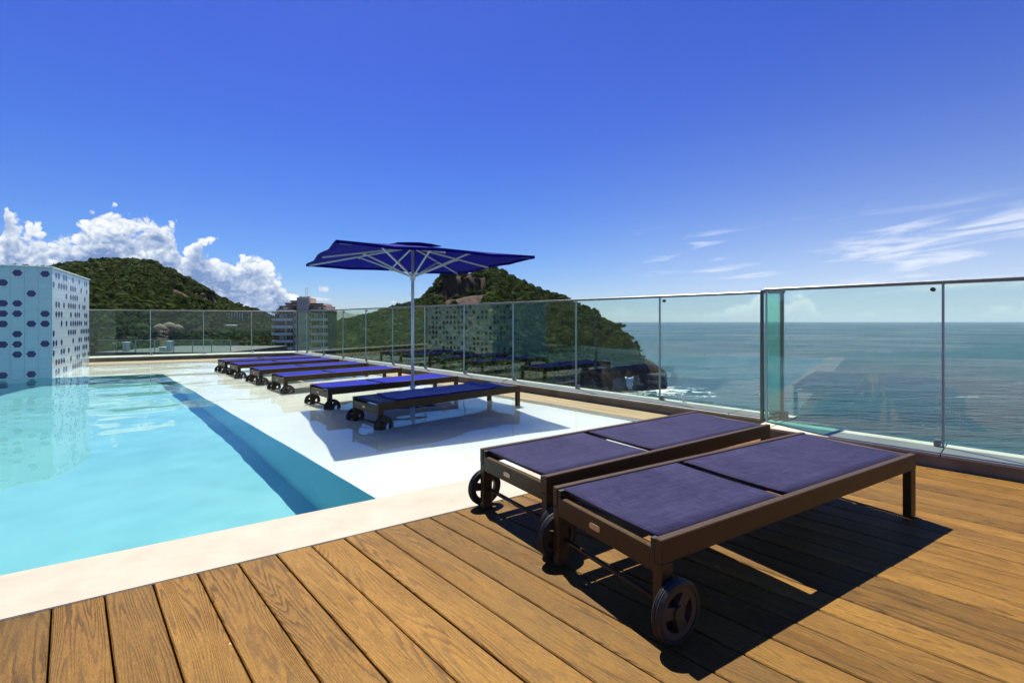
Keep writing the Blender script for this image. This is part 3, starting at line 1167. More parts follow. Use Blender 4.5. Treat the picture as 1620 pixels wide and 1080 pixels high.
def build_fences():
    tj = 1.842
    tc = t_back(GLASS_FAR, GLASS_B)
    # far side: joints measured from the corner of the jog
    pA, pB = P(GLASS_FAR, JOG_T - .02), P(GLASS_FAR, tc - .02)
    fence('long side glass fence standing beyond the pool loungers', 'glass_fence', pA, pB,
          [3.16 - JOG_T + .02 + 1.357 * i for i in range(12)])
    # near side
    pC, pD = P(GLASS_NEAR, JOG_T), P(GLASS_NEAR, -4.0)
    fence('glass fence behind the sun deck, reaching the right edge of the photo', 'glass_fence', pC, pD,
          [1.30, 2.75, 4.2])
    # back
    def Q(s, b2): return E2 * s + B2 * b2
    cs = P(GLASS_FAR, tc).xy.dot(E2)
    # joints at the pixel columns of the photo, taken on the fence line
    js = []
    for px in (398, 322, 238):
        r = (px - 810) / FPX
        # E2*s + B2*GLASS_B with x/y = r
        s = (B2.x * GLASS_B - r * B2.y * GLASS_B) / (r * E2.y - E2.x)
        js.append(cs - .03 - s)
    d = js[-1] - js[-2]
    js += [js[-1] + d + .45, js[-1] + 2 * d + .45]
    fence('glass fence closing the far end of the pool', 'glass_fence', Q(cs - .03, GLASS_B), Q(cs - 9.5, GLASS_B), sorted(js), pane='clear')
    # teal pane turning the corner where the fence jogs
    p0, p1 = P(GLASS_NEAR, JOG_T + .04).xy, P(GLASS_FAR - .03, JOG_T - .01).xy
    L = (p1 - p0).length
    u = (p1 - p0).normalized()
    root = empty('return_pane', (p0.x, p0.y, 0), math.atan2(u.y, u.x))
    tag(root, 'narrow teal glass pane between two dark posts where the fence steps back', 'glass pane')
    obj('glass_pane', B(.02, L - .02, -.009, .009, .135, 1.375), M['teal'], root)
    obj('post', B(-.010, .010, -.014, .014, .111, 1.40), M['dksteel'], root)
    obj('post', B(L - .010, L + .006, -.01, .01, .111, 1.40), M['dksteel'], root)
    obj('rail', B(.019, L - .019, -.018, .018, 1.38, 1.405), M['dksteel'], root)
    obj('bottom_rail', B(.019, L - .019, -.014, .014, .111, .132), M['dksteel'], root)
    bm = B(.10, .34, -.06, -.02, .16, .185)
    obj('latch', bm, M['dksteel'], root)
    obj('latch_box', B(.20, .29, -.12, -.065, .112, .19, bev=.005), M['dksteel'], root)


# ------------------------------------------------------------------ hexagon wall
def build_hexwall():
    e = Vector((0.848, 0.530))
    s = Vector((-0.530, 0.848))
    c = Vector((-9.08, 9.44))
    H0, H1 = -.6, 2.17
    root = empty('hexagon_wall', (c.x, c.y, 0), math.atan2(e.y, e.x))   # local x along e, local y along s
    tag(root, 'pale blue tiled wall block scattered with dark blue hexagons standing in the pool', 'wall')
    LF, LS = 3.6, 3.35
    # core
    obj('core', B(-LF, -.004, .004, LS, H0, H1 - .022), M['grout'], root)
    obj('cap', B(-LF - .01, .022, -.02, LS + .02, H1 - .02, H1, bev=.004), M['wallcap'], root)
    t = .1955
    rows = 11
    tm = B(-t / 2 + .002, t / 2 - .002, -.006, .0, -t / 2 + .002, t / 2 - .002).copy()
    def shared(bm, name, mat):
        me = bpy.data.meshes.new(name)
        bmesh.ops.recalc_face_normals(bm, faces=bm.faces)
        bm.to_mesh(me); bm.free(); me.materials.append(mat)
        return me
    tile_me = shared(B(-t / 2 + .0015, t / 2 - .0015, -.006, .002, -t / 2 + .0015, t / 2 - .0015), 'tile', M['tilewhite'])
    bm = bmesh.new()
    a = .073
    lo = [bm.verts.new((a * math.cos(i * math.pi / 3), -.0062, .95 * a * math.sin(i * math.pi / 3))) for i in range(6)]
    hi = [bm.verts.new((.95 * a * math.cos(i * math.pi / 3), -.0095, .90 * a * math.sin(i * math.pi / 3))) for i in range(6)]
    bm.faces.new(hi)
    for i in range(6):
        bm.faces.new((lo[i], lo[(i + 1) % 6], hi[(i + 1) % 6], hi[i]))
    hex_me = shared(bm, 'hexagon', M['hexblue'])
    ztop = H1 - .022 - t / 2 - .03
    # hexagon maps, column 0 nearest the corner, row 0 at the top
    front = {0: [0, 4, 5, 7, 11], 1: [2, 5, 8, 10, 11], 2: [0, 3, 4, 6, 7, 8, 11], 3: [1, 3, 4, 5, 7, 10, 11], 4: [0, 2, 6, 9], 5: [3, 4, 8, 10], 6: [1, 5, 7]}
    side_rows = [[1, 2, 4, 5, 8, 11, 14, 15], [0, 2, 3, 4, 5, 7, 8, 9, 12, 15], [5, 7, 8, 9, 10, 14, 15 - 1], [1, 2, 4, 6, 7, 8, 9, 11, 14, 13], [1, 2, 3, 7, 9, 10, 11, 14, 15],
                 [3, 5, 7, 8, 9, 10, 11, 12, 14, 15], [0, 6, 7, 8, 9, 12, 13, 14, 15, 16], [0, 1, 3, 8, 11, 12, 14, 15, 16], [0, 3, 4, 6, 9, 10, 11, 13, 14, 15], [1, 2, 3, 4, 7, 10, 11, 13, 14, 16],
                 [1, 2, 4, 5, 8, 9, 10, 11, 12], []]
    hexes = []
    for col in range(7):
        for row in range(12):
            x = -.075 - t * col - .02
            z = ztop - t * row
            if z < -.35: continue
            o = bpy.data.objects.new('tile', tile_me)
            link(o, root)
            o.location = (x, -.0005, z)
            if row in front.get(col, []):
                h = bpy.data.objects.new('hexagon', hex_me)
                link(h, o)
    n = int(LS / t)
    for col in range(n):
        for row in range(12):
            z = ztop - t * row
            o = bpy.data.objects.new('tile', tile_me)
            link(o, root)
            o.location = (.0005, .10 + t * col, z)
            o.rotation_euler = (0, 0, R(90))
            if col in side_rows[row]:
                h = bpy.data.objects.new('hexagon', hex_me)
                link(h, o)
    return root


# ------------------------------------------------------------------ sun loungers
LL, LW, LH = 2.06, .63, .352


def sling_bm(x0, x1, y0, y1, z, sag, nx=14, ny=8, th=.004):
    bm = bmesh.new()
    gt, gb = [], []
    for i in range(nx + 1):
        rt, rb = [], []
        for j in range(ny + 1):
            a, b2 = i / nx, j / ny
            x, y = x0 + (x1 - x0) * a, y0 + (y1 - y0) * b2
            d = sag * (1 - (2 * b2 - 1) ** 2) * (.45 + .55 * (1 - (2 * a - 1) ** 4))
            rt.append(bm.verts.new((x, y, z - d)))
            rb.append(bm.verts.new((x, y, z - d - th)))
        gt.append(rt); gb.append(rb)
    for i in range(nx):
        for j in range(ny):
            bm.faces.new((gt[i][j], gt[i + 1][j], gt[i + 1][j + 1], gt[i][j + 1]))
            bm.faces.new((gb[i][j], gb[i][j + 1], gb[i + 1][j + 1], gb[i + 1][j]))
    for i in range(nx):
        bm.faces.new((gt[i][0], gb[i][0], gb[i + 1][0], gt[i + 1][0]))
        bm.faces.new((gt[i][ny], gt[i + 1][ny], gb[i + 1][ny], gb[i][ny]))
    for j in range(ny):
        bm.faces.new((gt[0][j], gt[0][j + 1], gb[0][j + 1], gb[0][j]))
        bm.faces.new((gt[nx][j], gb[nx][j], gb[nx][j + 1], gt[nx][j + 1]))
    return bm


def make_lounger(fabric):
    root = empty('sun_lounger', (0, 0, 0))
    br = M['bronze']
    hw = LW / 2
    for s in (1, -1):
        ya, yb = sorted((s * hw, s * (hw - .032)))
        obj('side_rail', B(0, LL, ya, yb, LH - .085, LH, bev=.003), br, root)
    yi = hw - .0325
    obj('end_rail', B(.003, .033, -yi, yi, LH - .125, LH - .040, bev=.003), br, root)
    obj('end_rail', B(LL - .035, LL - .004, -yi, yi, LH - .085, LH - .008, bev=.003), br, root)
    for x in (.45, .86, 1.5):
        obj('cross_bar', B(x, x + .03, -yi, yi, LH - .080, LH - .058), br, root)
    for x0, x1 in ((.001, .060), (LL - .061, LL - .001)):
        for s in (1, -1):
            ya, yb = sorted((s * (hw - .001), s * (hw - .042)))
            obj('leg', B(x0, x1, ya, yb, .004, LH - .0855, bev=.003), br, root)
    # two slings on their own thin bars
    for x0, x1, nm in ((.028, .782, 'backrest_sling'), (.836, LL - .038, 'seat_sling')):
        sl_ = obj(nm, sling_bm(x0, x1, -yi + .007, yi - .007, LH - .004, .010), fabric, root, smooth=True)
        for xx in (x0 + .012, x1 - .012):
            bm = bmesh.new()
            tube(bm, (xx, -yi + .003, LH - .017), (xx, yi - .003, LH - .017), .0085, 8)
            obj('sling_bar', bm, M['rubber'], root, smooth=True)
    for s in (1, -1):
        obj('corner_cap', B(.004, .05, s * yi - .02 if s > 0 else -yi + .002, s * yi - .002 if s > 0 else -yi + .02, LH - .045, LH - .008), M['rubber'], root)
    # oval badge on the end rail
    bm = bmesh.new()
    nn = 16
    pts = []
    for i in range(nn):
        a = 2 * math.pi * i / nn
        pts.append((.032 * (1 if math.cos(a) > 0 else -1) * abs(math.cos(a)) ** .5, .012 * (1 if math.sin(a) > 0 else -1) * abs(math.sin(a)) ** .6))
    A = [bm.verts.new((.0035, y + .03, LH - .082 + z)) for y, z in pts]
    Bv = [bm.verts.new((-.001, y + .03, LH - .082 + z)) for y, z in pts]
    bm.faces.new(Bv)
    for i in range(nn):
        bm.faces.new((A[i], A[(i + 1) % nn], Bv[(i + 1) % nn], Bv[i]))
    obj('badge', bm, M['badge'], root)
    # axle and wheels
    rw = .108
    wx = .046
    bm = bmesh.new()
    tube(bm, (wx, -hw - .02, rw + .002), (wx, hw + .02, rw + .002), .011, 12)
    obj('axle', bm, br, root, smooth=True)
    for s in (1, -1):
        w = empty('wheel')
        w.parent = root
        w.location = (wx, s * (hw + .0225), rw + .002)
        bm = bmesh.new()
        h = .018
        prof = [(rw - .020, -h), (rw - .007, -h), (rw - .001, -h * .62), (rw - .003, -h * .52), (rw, -h * .40), (rw - .003, -h * .1), (rw, 0.0), (rw - .003, h * .1),
                (rw, h * .40), (rw - .003, h * .52), (rw - .001, h * .62), (rw - .007, h), (rw - .020, h)]
        lathe_y(bm, prof, 40)
        obj('tyre', bm, M['rubber'], w, smooth=False)
        bm = bmesh.new()
        lathe_y(bm, [(rw - .0205, -.015), (rw - .0205, .015), (rw - .041, .012), (rw - .041, -.012)], 40)
        obj('rim', bm, M['rim'], w)
        bm = bmesh.new()
        lathe_y(bm, [(.001, -.018), (.024, -.018), (.024, .018), (.001, .018)], 20)
        for k in range(3):
            a = R(50 + 120 * k)
            ca, sa = math.cos(a), math.sin(a)
            vs = []
            for yy in (-.011, .011):
                for r_, hw_ in ((.018, .019), (rw - .037, .023)):
                    for q in (-1, 1):
                        vs.append(bm.verts.new((ca * r_ - sa * q * hw_, yy, sa * r_ + ca * q * hw_)))
            for q in ((0, 1, 3, 2), (4, 6, 7, 5), (0, 2, 6, 4), (1, 5, 7, 3), (0, 4, 5, 1), (2, 3, 7, 6)):
                bm.faces.new([vs[i] for i in q])
        obj('spokes', bm, M['rim'], w).name = 'hub'
    return root


def copy_tree(o, parent=None, swap=None):
    c = o.copy()
    COL.objects.link(c)
    c.parent = parent
    for ch in list(o.children):
        copy_tree(ch, c, swap)
    return c


def set_fabric(root, mat):
    for ch in root.children:
        if 'sling' in ch.name and 'bar' not in ch.name:
            ch.data = ch.data.copy()
            ch.data.materials[0] = mat


def place_lounger(o, corner, d, z, label, group):
    """corner = the wheel-end corner away from the camera side (local x=0, y=+half)"""
    d = Vector(d).normalized()
    left = Vector((-d.y, d.x))
    base = Vector(corner).xy - left * (LW / 2)
    o.location = (base.x, base.y, z)
    o.rotation_euler = (0, 0, math.atan2(d.y, d.x))
    tag(o, label, 'sun lounger', group)


def build_loungers():
    p = make_lounger(M['purple'])
    g1 = 'sun loungers on the timber deck'
    q = copy_tree(p)
    place_lounger(p, (.1846, 2.17), (.857, .516), 0, 'violet lounger on the timber deck nearest the camera with its shadow on the boards', g1)
    place_lounger(q, (-.189, 2.818), (.826, .563), 0, 'violet lounger half on the pale coping behind the nearest lounger', g1)
    g2 = 'blue sun loungers standing in the shallow water'
    spots = [(5.265, 2.38), (6.706, 2.42), (8.5, 2.45), (9.89, 2.47), (11.3, 2.45), (12.386, 2.45)]
    labels = ['lounger in the shallow water with a bright blue towel on its dark sling',
              'royal blue lounger in the water just behind the umbrella pole',
              'royal blue lounger in the water, second behind the umbrella pole',
              'royal blue lounger in the water, third behind the umbrella pole',
              'royal blue lounger in the water, second from the far end of the row',
              'royal blue lounger at the far end of the row nearest the back curb']
    first = None
    for i, ((t, n), lb) in enumerate(zip(spots, labels)):
        o = copy_tree(p)
        if i == 0:
            set_fabric(o, M['navy'])
        elif i == 1:
            set_fabric(o, M['royal'])
            first = o
        else:
            bpy_children = {c.name.split('.')[0]: c for c in first.children}
            for ch in o.children:
                if 'sling' in ch.name and 'bar' not in ch.name:
                    ch.data = bpy_children[ch.name.split('.')[0]].data
        c = P(n, t)
        ang = [0, .003, 0, -.004, .004, 0][i]
        dd = Vector((N2.x * math.cos(ang) - N2.y * math.sin(ang), N2.x * math.sin(ang) + N2.y * math.cos(ang)))
        place_lounger(o, c, dd, LEDGE_Z, lb, g2)
    # towel on the first lounger in the water
    L0 = P(2.38, 5.265) - Vector((*(Vector((-N2.y, N2.x)) * (LW / 2)), 0))
    nx, ny = 40, 12
    vs, fs = [], []
    yi = LW / 2 - .03
    for lay in (0, 1):
        for i in range(nx + 1):
            for j in range(ny + 1):
                a, b2 = i / nx, j / ny
                skew = .10 * (b2 - .5)
                x = .25 + 1.47 * a + skew * (1 - 2 * a) * .6 + .012 * math.sin(b2 * 9)
                y = -yi + 2 * yi * b2
                z = LH + .010 - .012 * (1 - (2 * b2 - 1) ** 2) + .006 * mnoise.noise(Vector((x * 5, y * 4, 0))) + .004 * mnoise.noise(Vector((x * 14, y * 9, 3)))
                z += .020 * max(0, (a - .90) / .10) ** 1.5 + .006 * max(0, (.06 - a) / .06)
                vs.append((x, y, z - .006 * lay))
    n1 = (nx + 1) * (ny + 1)
    def ix(l, i, j): return l * n1 + i * (ny + 1) + j
    for i in range(nx):
        for j in range(ny):
            fs.append((ix(0, i, j), ix(0, i + 1, j), ix(0, i + 1, j + 1), ix(0, i, j + 1)))
            fs.append((ix(1, i, j), ix(1, i, j + 1), ix(1, i + 1, j + 1), ix(1, i + 1, j)))
        for j, fl in ((0, 0), (ny, 1)):
            q4 = [ix(0, i, j), ix(1, i, j), ix(1, i + 1, j), ix(0, i + 1, j)]
            fs.append(tuple(q4 if not fl else reversed(q4)))
    for j in range(ny):
        for i, fl in ((0, 1), (nx, 0)):
            q4 = [ix(0, i, j), ix(1, i, j), ix(1, i, j + 1), ix(0, i, j + 1)]
            fs.append(tuple(q4 if not fl else reversed(q4)))
    o = obj('towel', (vs, fs), M['towel'], smooth=True, loc=(L0.x, L0.y, LEDGE_Z), rz=math.atan2(N2.y, N2.x))
    tag(o, 'bright blue towel spread along the nearest lounger in the water', 'towel')


# ------------------------------------------------------------------ umbrella
def build_umbrella():
    c = Vector((-1.352, 6.513))
    root = empty('parasol', (c.x, c.y, LEDGE_Z), math.atan2(.5, .866))
    tag(root, 'square royal blue parasol with a pale pole between the pool loungers', 'umbrella')
    z0 = -LEDGE_Z
    h = 1.2
    ze, za, zh = 1.925 + z0, 2.135 + z0, 1.705 + z0
    bm = bmesh.new()
    tube(bm, (0, 0, 0), (0, 0, za - .03), .021, 16)
    obj('pole', bm, M['alu'], root, smooth=True)
    bm = B(-.25, .25, -.25, .25, .0, .05, bev=.012)
    obj('base_plate', bm, M['dksteel'], root)
    bm = bmesh.new()
    tube(bm, (0, 0, .05), (0, 0, .32), .033, 16)
    tube(bm, (0, 0, .32), (0, 0, .335), .05, 16)
    obj('base_sleeve', bm, M['alu'], root)
    bm = bmesh.new()
    tube(bm, (0, 0, zh - .05), (0, 0, zh + .04), .036, 16)
    obj('runner', bm, M['alu'], root)
    bm = bmesh.new()
    tube(bm, (0, 0, zh - .26), (0, 0, zh - .235), .028, 12)
    obj('pole_collar', bm, M['alu'], root)
    # canopy: four cloth panels, sagging a little between the ribs
    cor = [(-h, -h), (h, -h), (h, h), (-h, h)]
    for i in range(4):
        a, b2 = Vector(cor[i]), Vector(cor[(i + 1) % 4])
        vs, fs = [], []
        nr, nc = 10, 12
        for lay in (0, 1):
            for r in range(nr + 1):
                s = r / nr
                for k in range(nc + 1):
                    f = k / nc
                    p = (a * (1 - f) + b2 * f) * s
                    sc = .018 * s * (1 - abs(math.cos(2 * math.pi * f)))     # sag between rib lines
                    edge_in = .03 * s * math.sin(math.pi * 2 * f) ** 2
                    p = p * (1 - edge_in * .6)
                    z = za + (ze - za) * s ** 1.06 - sc - .014 * math.sin(math.pi * s) - .002 * lay
                    vs.append((p.x, p.y, z))
        n1 = (nr + 1) * (nc + 1)
        for l in (0, 1):
            for r in range(nr):
                for k in range(nc):
                    q4 = [l * n1 + r * (nc + 1) + k, l * n1 + (r + 1) * (nc + 1) + k, l * n1 + (r + 1) * (nc + 1) + k + 1, l * n1 + r * (nc + 1) + k + 1]
                    fs.append(tuple(q4))
        for k in range(nc):
            q = nr * (nc + 1) + k
            fs.append((q, q + 1, n1 + q + 1, n1 + q))
        pn = obj('canopy_panel', (vs, fs), M['canopy'], root, smooth=True)
        # hem folded down along the edge
        vs, fs = [], []
        for k in range(nc + 1):
            f = k / nc
            p = (a * (1 - f) + b2 * f)
            p = p * (1 - .03 * math.sin(math.pi * 2 * f) ** 2 * .6)
            z = ze - .018 * (1 - abs(math.cos(2 * math.pi * f)))
            o_ = p.normalized() * .003
            vs += [(p.x + o_.x, p.y + o_.y, z + .001), (p.x + o_.x, p.y + o_.y, z - .034), (p.x - o_.x, p.y - o_.y, z - .034), (p.x - o_.x, p.y - o_.y, z + .001)]
        for k in range(nc):
            for q in range(4):
                fs.append((k * 4 + q, k * 4 + (q + 1) % 4, k * 4 + 4 + (q + 1) % 4, k * 4 + 4 + q))
        obj('hem', (vs, fs), M['canopy'], pn)
    # vent flap on the crown
    vs, fs = [], []
    hv = .30
    seg = 16
    for r in range(5):
        s = r / 4
        for k in range(seg):
            f = k / seg * 4
            i, ff = int(f), f - int(f)
            p = (Vector(cor[i]) * (1 - ff) + Vector(cor[(i + 1) % 4]) * ff) / h * hv * s
            z = za + .012 - .046 * s * s + .020 * s * mnoise.noise(Vector((p.x * 6, p.y * 6, 4))) + .030 * s * s * (.5 - .5 * math.cos(2 * math.pi * ff))
            vs.append((p.x, p.y, z))
    for r in range(4):
        for k in range(seg):
            k2 = (k + 1) % seg
            fs.append((r * seg + k, (r + 1) * seg + k, (r + 1) * seg + k2, r * seg + k2))
    vcap = obj('vent_cap', (vs, fs), M['canopy'], root, smooth=True)
    sm = vcap.modifiers.new('thick', 'SOLIDIFY')
    sm.thickness = .006
    # ribs and struts
    ends = [(-h, -h), (0, -h), (h, -h), (h, 0), (h, h), (0, h), (-h, h), (-h, 0)]
    for x, y in ends:
        dv = Vector((x, y))
        L = dv.length
        k = .965
        top = Vector((0, 0, za - .035))
        e = Vector((x * k, y * k, ze + (za - ze) * (1 - k) - .03 - (0 if abs(x * y) > 0 else .016)))
        bm = bmesh.new()
        beam(bm, top + (e - top) * (.03 / L), e, .014, .020)
        rib = obj('rib', bm, M['alu'], root)
        fr = .50 if abs(x * y) > 0 else .56
        mid = top + (e - top) * fr
        bm = bmesh.new()
        s0 = Vector((dv.x / L * .035, dv.y / L * .035, zh))
        beam(bm, s0, mid + Vector((0, 0, -.012)), .015, .020)
        obj('strut', bm, M['alu'], rib)
        bm = bmesh.new()
        tube(bm, mid + Vector((-.014, 0, -.012)), mid + Vector((.014, 0, -.012)), .016, 8)
        obj('bracket', bm, M['alu'], rib)


# ------------------------------------------------------------------ background buildings and things
def build_apartment():
    Yb = 190.0
    X0, X1 = (439 - 810) / FPX * Yb, (518 - 810) / FPX * Yb
    w = X1 - X0
    zt = CAMZ + (507.5 - 492) / FPX * Yb           # top of the last full floor
    root = empty('apartment_tower', ((X0 + X1) / 2, Yb, -38), R(4))
    tag(root, 'brown grey apartment tower with balconies and a stepped roof garden', 'building')
    BUILD_CLEAR.append(((X0 + X1) / 2, Yb + 6, 16))
    zt += 38
    fh = 2.86
    hw = w / 2
    D = 14
    obj('wall', B(-hw + .6, hw - .6, 1.2, D, 0, zt), M['bshade'], root)
    # central concrete core
    cx0, cx1 = -hw + w * .40, -hw + w * .62
    obj('stair_core', B(cx0, cx1, -.6, 9, 0, zt + 5.4, bev=.05), M['bconc'], root)
    obj('core_side', B(cx0 - 1.6, cx0 - .02, .2, 9, 0, zt + .3), M['bconc'], root)
    obj('core_side', B(cx1 + .02, cx1 + 1.0, .2, 9, 0, zt + .3), M['bconc'], root)
    wings = ((-hw, cx0 - 1.62), (cx1 + 1.02, hw))
    for k in range(9):
        z = zt - fh * k
        for a, b2 in wings:
            par = obj('balcony_parapet', B(a, b2, -.7, -.5, z - .95 if k else z - .2, z + .05 if k else z + .75), M['bpale'], root)
            obj('balcony_floor', B(a + .02, b2 - .02, -.48, 1.19, z - 1.15, z - .95), M['bconc'], root)
            if k:
                # recessed wall with windows and blinds behind each balcony
                L = b2 - a
                for q0, q1, mm in ((.10, .36, 'bwin'), (.42, .56, 'curtain'), (.62, .94, 'bwin')):
                    if k % 3 == 1 and mm == 'bwin' and q0 < .2: mm = 'curtain'
                    wn = obj('window', B(a + L * q0, a + L * q1, 1.05, 1.17, z + .25, z + 1.75), M[mm], root)
                    obj('window_frame', B(a + L * (q0 + q1) / 2 - .05, a + L * (q0 + q1) / 2 + .05, .98, 1.04, z + .25, z + 1.75), M['bconc'], wn)
        # small windows on the core's flank
        for xx in (cx0 - 1.0, cx1 + .5):
            obj('window', B(xx - .3, xx + .3, .12, .19, z - 2.0, z - .9), M['bwin'], root)
        # balconies wrapping the left flank
        if k < 8:
            obj('side_balcony', B(-hw - 2.2, -hw - .05, .5, D - 1, z - 1.0, z - .1), M['bpale'], root)
            obj('side_wall', B(-hw - 1.2, -hw + .55, 1.25, D - 2, z - 3.0, z - 1.01), M['bshade'], root)
    obj('roof_terrace', B(-hw, hw, -.6, D, zt + .02, zt + .35), M['bconc'], root)
    # stepped penthouse
    for a, b2, z0, z1, y0 in ((-hw + .8, cx0 - .02, .36, 2.0, 1.0), (-hw + 2.6, cx0 - .02, 2.0, 3.2, 2.0), (-hw + 4.3, cx0 - .02, 3.2, 4.2, 3.0),
                              (cx1 + .02, hw - 1.0, .36, 2.1, 1.0), (cx1 + .02, hw - 2.4, 2.1, 3.1, 2.0)):
        obj('penthouse', B(a, b2, y0, D - 1, zt + z0, zt + z1), M['bconc'], root)
        obj('penthouse_rim', B(a - .15, b2, y0 - .35, y0 - .02, zt + z1 - .35, zt + z1 + .12), M['bshade'], root)
    bm = bmesh.new()
    rs = np.random.RandomState(3)
    vs, fs = [], []
    me = bpy.data.meshes.new('planting')
    vv, ff, base = [], [], 0
    for i in range(26):
        v, f = crown_mesh(20 + i % 4, 24)
        r = .5 + .5 * rs.rand()
        xx = rs.uniform(-hw + .5, hw - .5)
        if cx0 - .2 < xx < cx1 + .2:
            p = np.array([xx, 1.0 + 3 * rs.rand(), zt + 5.4])
        else:
            p = np.array([xx, .2 + .5 * rs.rand(), zt + .9])
        vv.append(v * r + p); ff += (f + base).tolist(); base += len(v)
    bm.free()
    me.from_pydata(np.concatenate(vv).tolist(), [], ff)
    me.materials.append(M['leaf'])
    at = me.attributes.new('tree_tint', 'FLOAT', 'POINT')
    at.data.foreach_set('value', (rs.rand(len(me.vertices)) * .2 + .3).astype(np.float32))
    tag(link(bpy.data.objects.new('roof_planting', me), root), kind='stuff')
    bm = bmesh.new()
    for xx in (-.35, .35):
        tube(bm, (cx0 + 2.2 + xx, 4, zt + 5.4), (cx0 + 2.2 + xx, 4, zt + 9.6), .07, 6)
    for zz in (6.6, 7.8, 9.0):
        box(bm, cx0 + 1.85, cx0 + 2.55, 3.97, 4.03, zt + zz, zt + zz + .08)
    obj('antenna_mast', bm, M['alu'], root)


def on_terrain(px, py, lo=125, hi=520):
    """first point of the hillside on a line of sight"""
    ys = np.arange(lo, hi, 1.0)
    z = terr(np.full_like(ys, px), ys)
    pp = 507.5 + (CAMZ - z) / ys * FPX
    k = np.argmin(np.abs(pp - py))
    return Vector(((px - 810) / FPX * ys[k], ys[k], z[k]))


def build_garden_things():
    # thatched kiosks in the garden on the left
    for px, py, r, lb in ((253, 531, 2.4, 'small round thatched hut, left one of three below the wooded hill'),
                          (268, 527, 2.7, 'tallest round thatched hut, middle one of three below the wooded hill'),
                          (281, 531, 2.3, 'small round thatched hut, right one of three below the wooded hill')):
        p = on_terrain(px, py)
        p.z += .3
        BUILD_CLEAR.append((p.x, p.y, r + 1.5))
        BUILD_CLEAR.append((p.x * .93, p.y * .93, r + 1.5))
        BUILD_CLEAR.append((p.x * .87, p.y * .87, r + 1.0))
        root = empty('thatched_hut', p)
        tag(root, lb, 'hut', 'thatched huts in the garden below the hill')
        bm = bmesh.new()
        prev = None
        prof = [(.1, 4.2), (r * .45, 3.8), (r * .8, 3.1), (r, 2.3), (r * .96, 2.2)]
        rings = []
        for rr, zz in prof:
            rings.append([bm.verts.new((rr * math.cos(k * math.pi / 8), rr * math.sin(k * math.pi / 8), zz + .06 * math.sin(k * 5))) for k in range(16)])
        bm.faces.new(rings[0])
        for a, b2 in zip(rings[:-1], rings[1:]):
            for k in range(16):
                bm.faces.new((a[k], b2[k], b2[(k + 1) % 16], a[(k + 1) % 16]))
        bm.faces.new(list(reversed(rings[-1])))
        obj('thatch_roof', bm, M['thatch'], root)
        for k in range(5):
            a = k * 2 * math.pi / 5 + .3
            bm = bmesh.new()
            tube(bm, (r * .75 * math.cos(a), r * .75 * math.sin(a), -1.5), (r * .75 * math.cos(a), r * .75 * math.sin(a), 2.4), .1, 6)
            obj('post', bm, M['bark'], root)
    # columned pavilion high in the trees
    p = on_terrain(367, 509)
    BUILD_CLEAR.append((p.x, p.y, 10))
    BUILD_CLEAR.append((p.x * .95, p.y * .95, 8))
    root = empty('pavilion', p, R(8))
    tag(root, 'pale house with a row of columns among the trees below the left hill', 'house')
    obj('wall', B(-7, 7, .8, 7, -4, 6.0), M['bshade'], root)
    obj('roof', B(-7.4, 7.4, -.6, 7.4, 6.0, 6.5), M['curb'], root)
    obj('floor', B(-7.3, 7.3, -.5, .78, -.2, .2), M['bpale'], root)
    for k in range(9):
        x = -6.6 + k * 1.65
        obj('column', B(x - .3, x + .3, -.3, .3, .2, 6.0), M['bpale'], root)
    # white flat topped shelter
    p = on_terrain(361, 534)
    BUILD_CLEAR.append((p.x, p.y, 4))
    BUILD_CLEAR.append((p.x * .93, p.y * .93, 3.5))
    root = empty('shelter', p)
    tag(root, 'white flat topped shelter on one post below the columned house', 'shelter')
    k = p.y / FPX
    obj('roof', B(-11 * k, 11 * k, -2, 2, 18 * k, 20.5 * k, bev=.1), M['bpale'], root)
    obj('post', B(-1.0 * k, 1.0 * k, -.3, .3, -1, 18 * k - .01), M['bpale'], root)
    # neighbouring lower roof with its own balustrade
    Yn = 46.0
    xa, xb = (150 - 810) / FPX * Yn, (362 - 810) / FPX * Yn
    zr = CAMZ - (557 - 507.5) / FPX * Yn
    root = empty('neighbour_roof', ((xa + xb) / 2, Yn, 0), 0)
    tag(root, 'lower neighbouring roof terrace with a green glass balustrade beyond the far fence', 'building')
    hw = (xb - xa) / 2
    obj('wall', B(-hw, hw, 0, 12, -45, zr), M['bshade'], root)
    n = 7
    for i in range(n):
        a, b2 = -hw + 2 * hw * i / n, -hw + 2 * hw * (i + 1) / n
        obj('glass_pane', B(a + .02, b2 - .02, .30, .32, zr + .01, zr + 1.12), M['glass'], root)
        obj('handrail', B(a + .0205, b2 - .035, .28, .34, zr + 1.13, zr + 1.17), M['joint'], root)
        obj('post', B(b2 - .03, b2 + .02, .27, .35, zr, zr + 1.15), M['joint'], root)
    # white things standing on it
    for px, w, hh, nm, lb in ((200, .42, .9, 'planter', 'white boxy planter on the neighbouring roof terrace'),
                              (268, .30, 1.0, 'roof_vent', 'slim white vent post on the neighbouring roof terrace'),
                              (259, .60, .42, 'planter', 'low white planter beside the vent post on the neighbouring roof')):
        x = (px - 810) / FPX * (Yn + 2)
        bm = bmesh.new()
        box(bm, -w / 2, w / 2, -.25, .25, 0, hh * .85, bev=.02)
        box(bm, -w / 2 - .05, w / 2 + .05, -.3, .3, hh * .86, hh, bev=.02)
        o = obj(nm, bm, M['white'], loc=(x, Yn + 2, zr))
        tag(o, lb, 'planter' if nm == 'planter' else 'vent')
    # retaining wall across the headland
    pts = []
    for px in range(848, 1014, 6):
        py = 548 + (px - 848) / 165 * 12
        pts.append(on_terrain(px, py, 200, 400))
    vs, fs = [], []
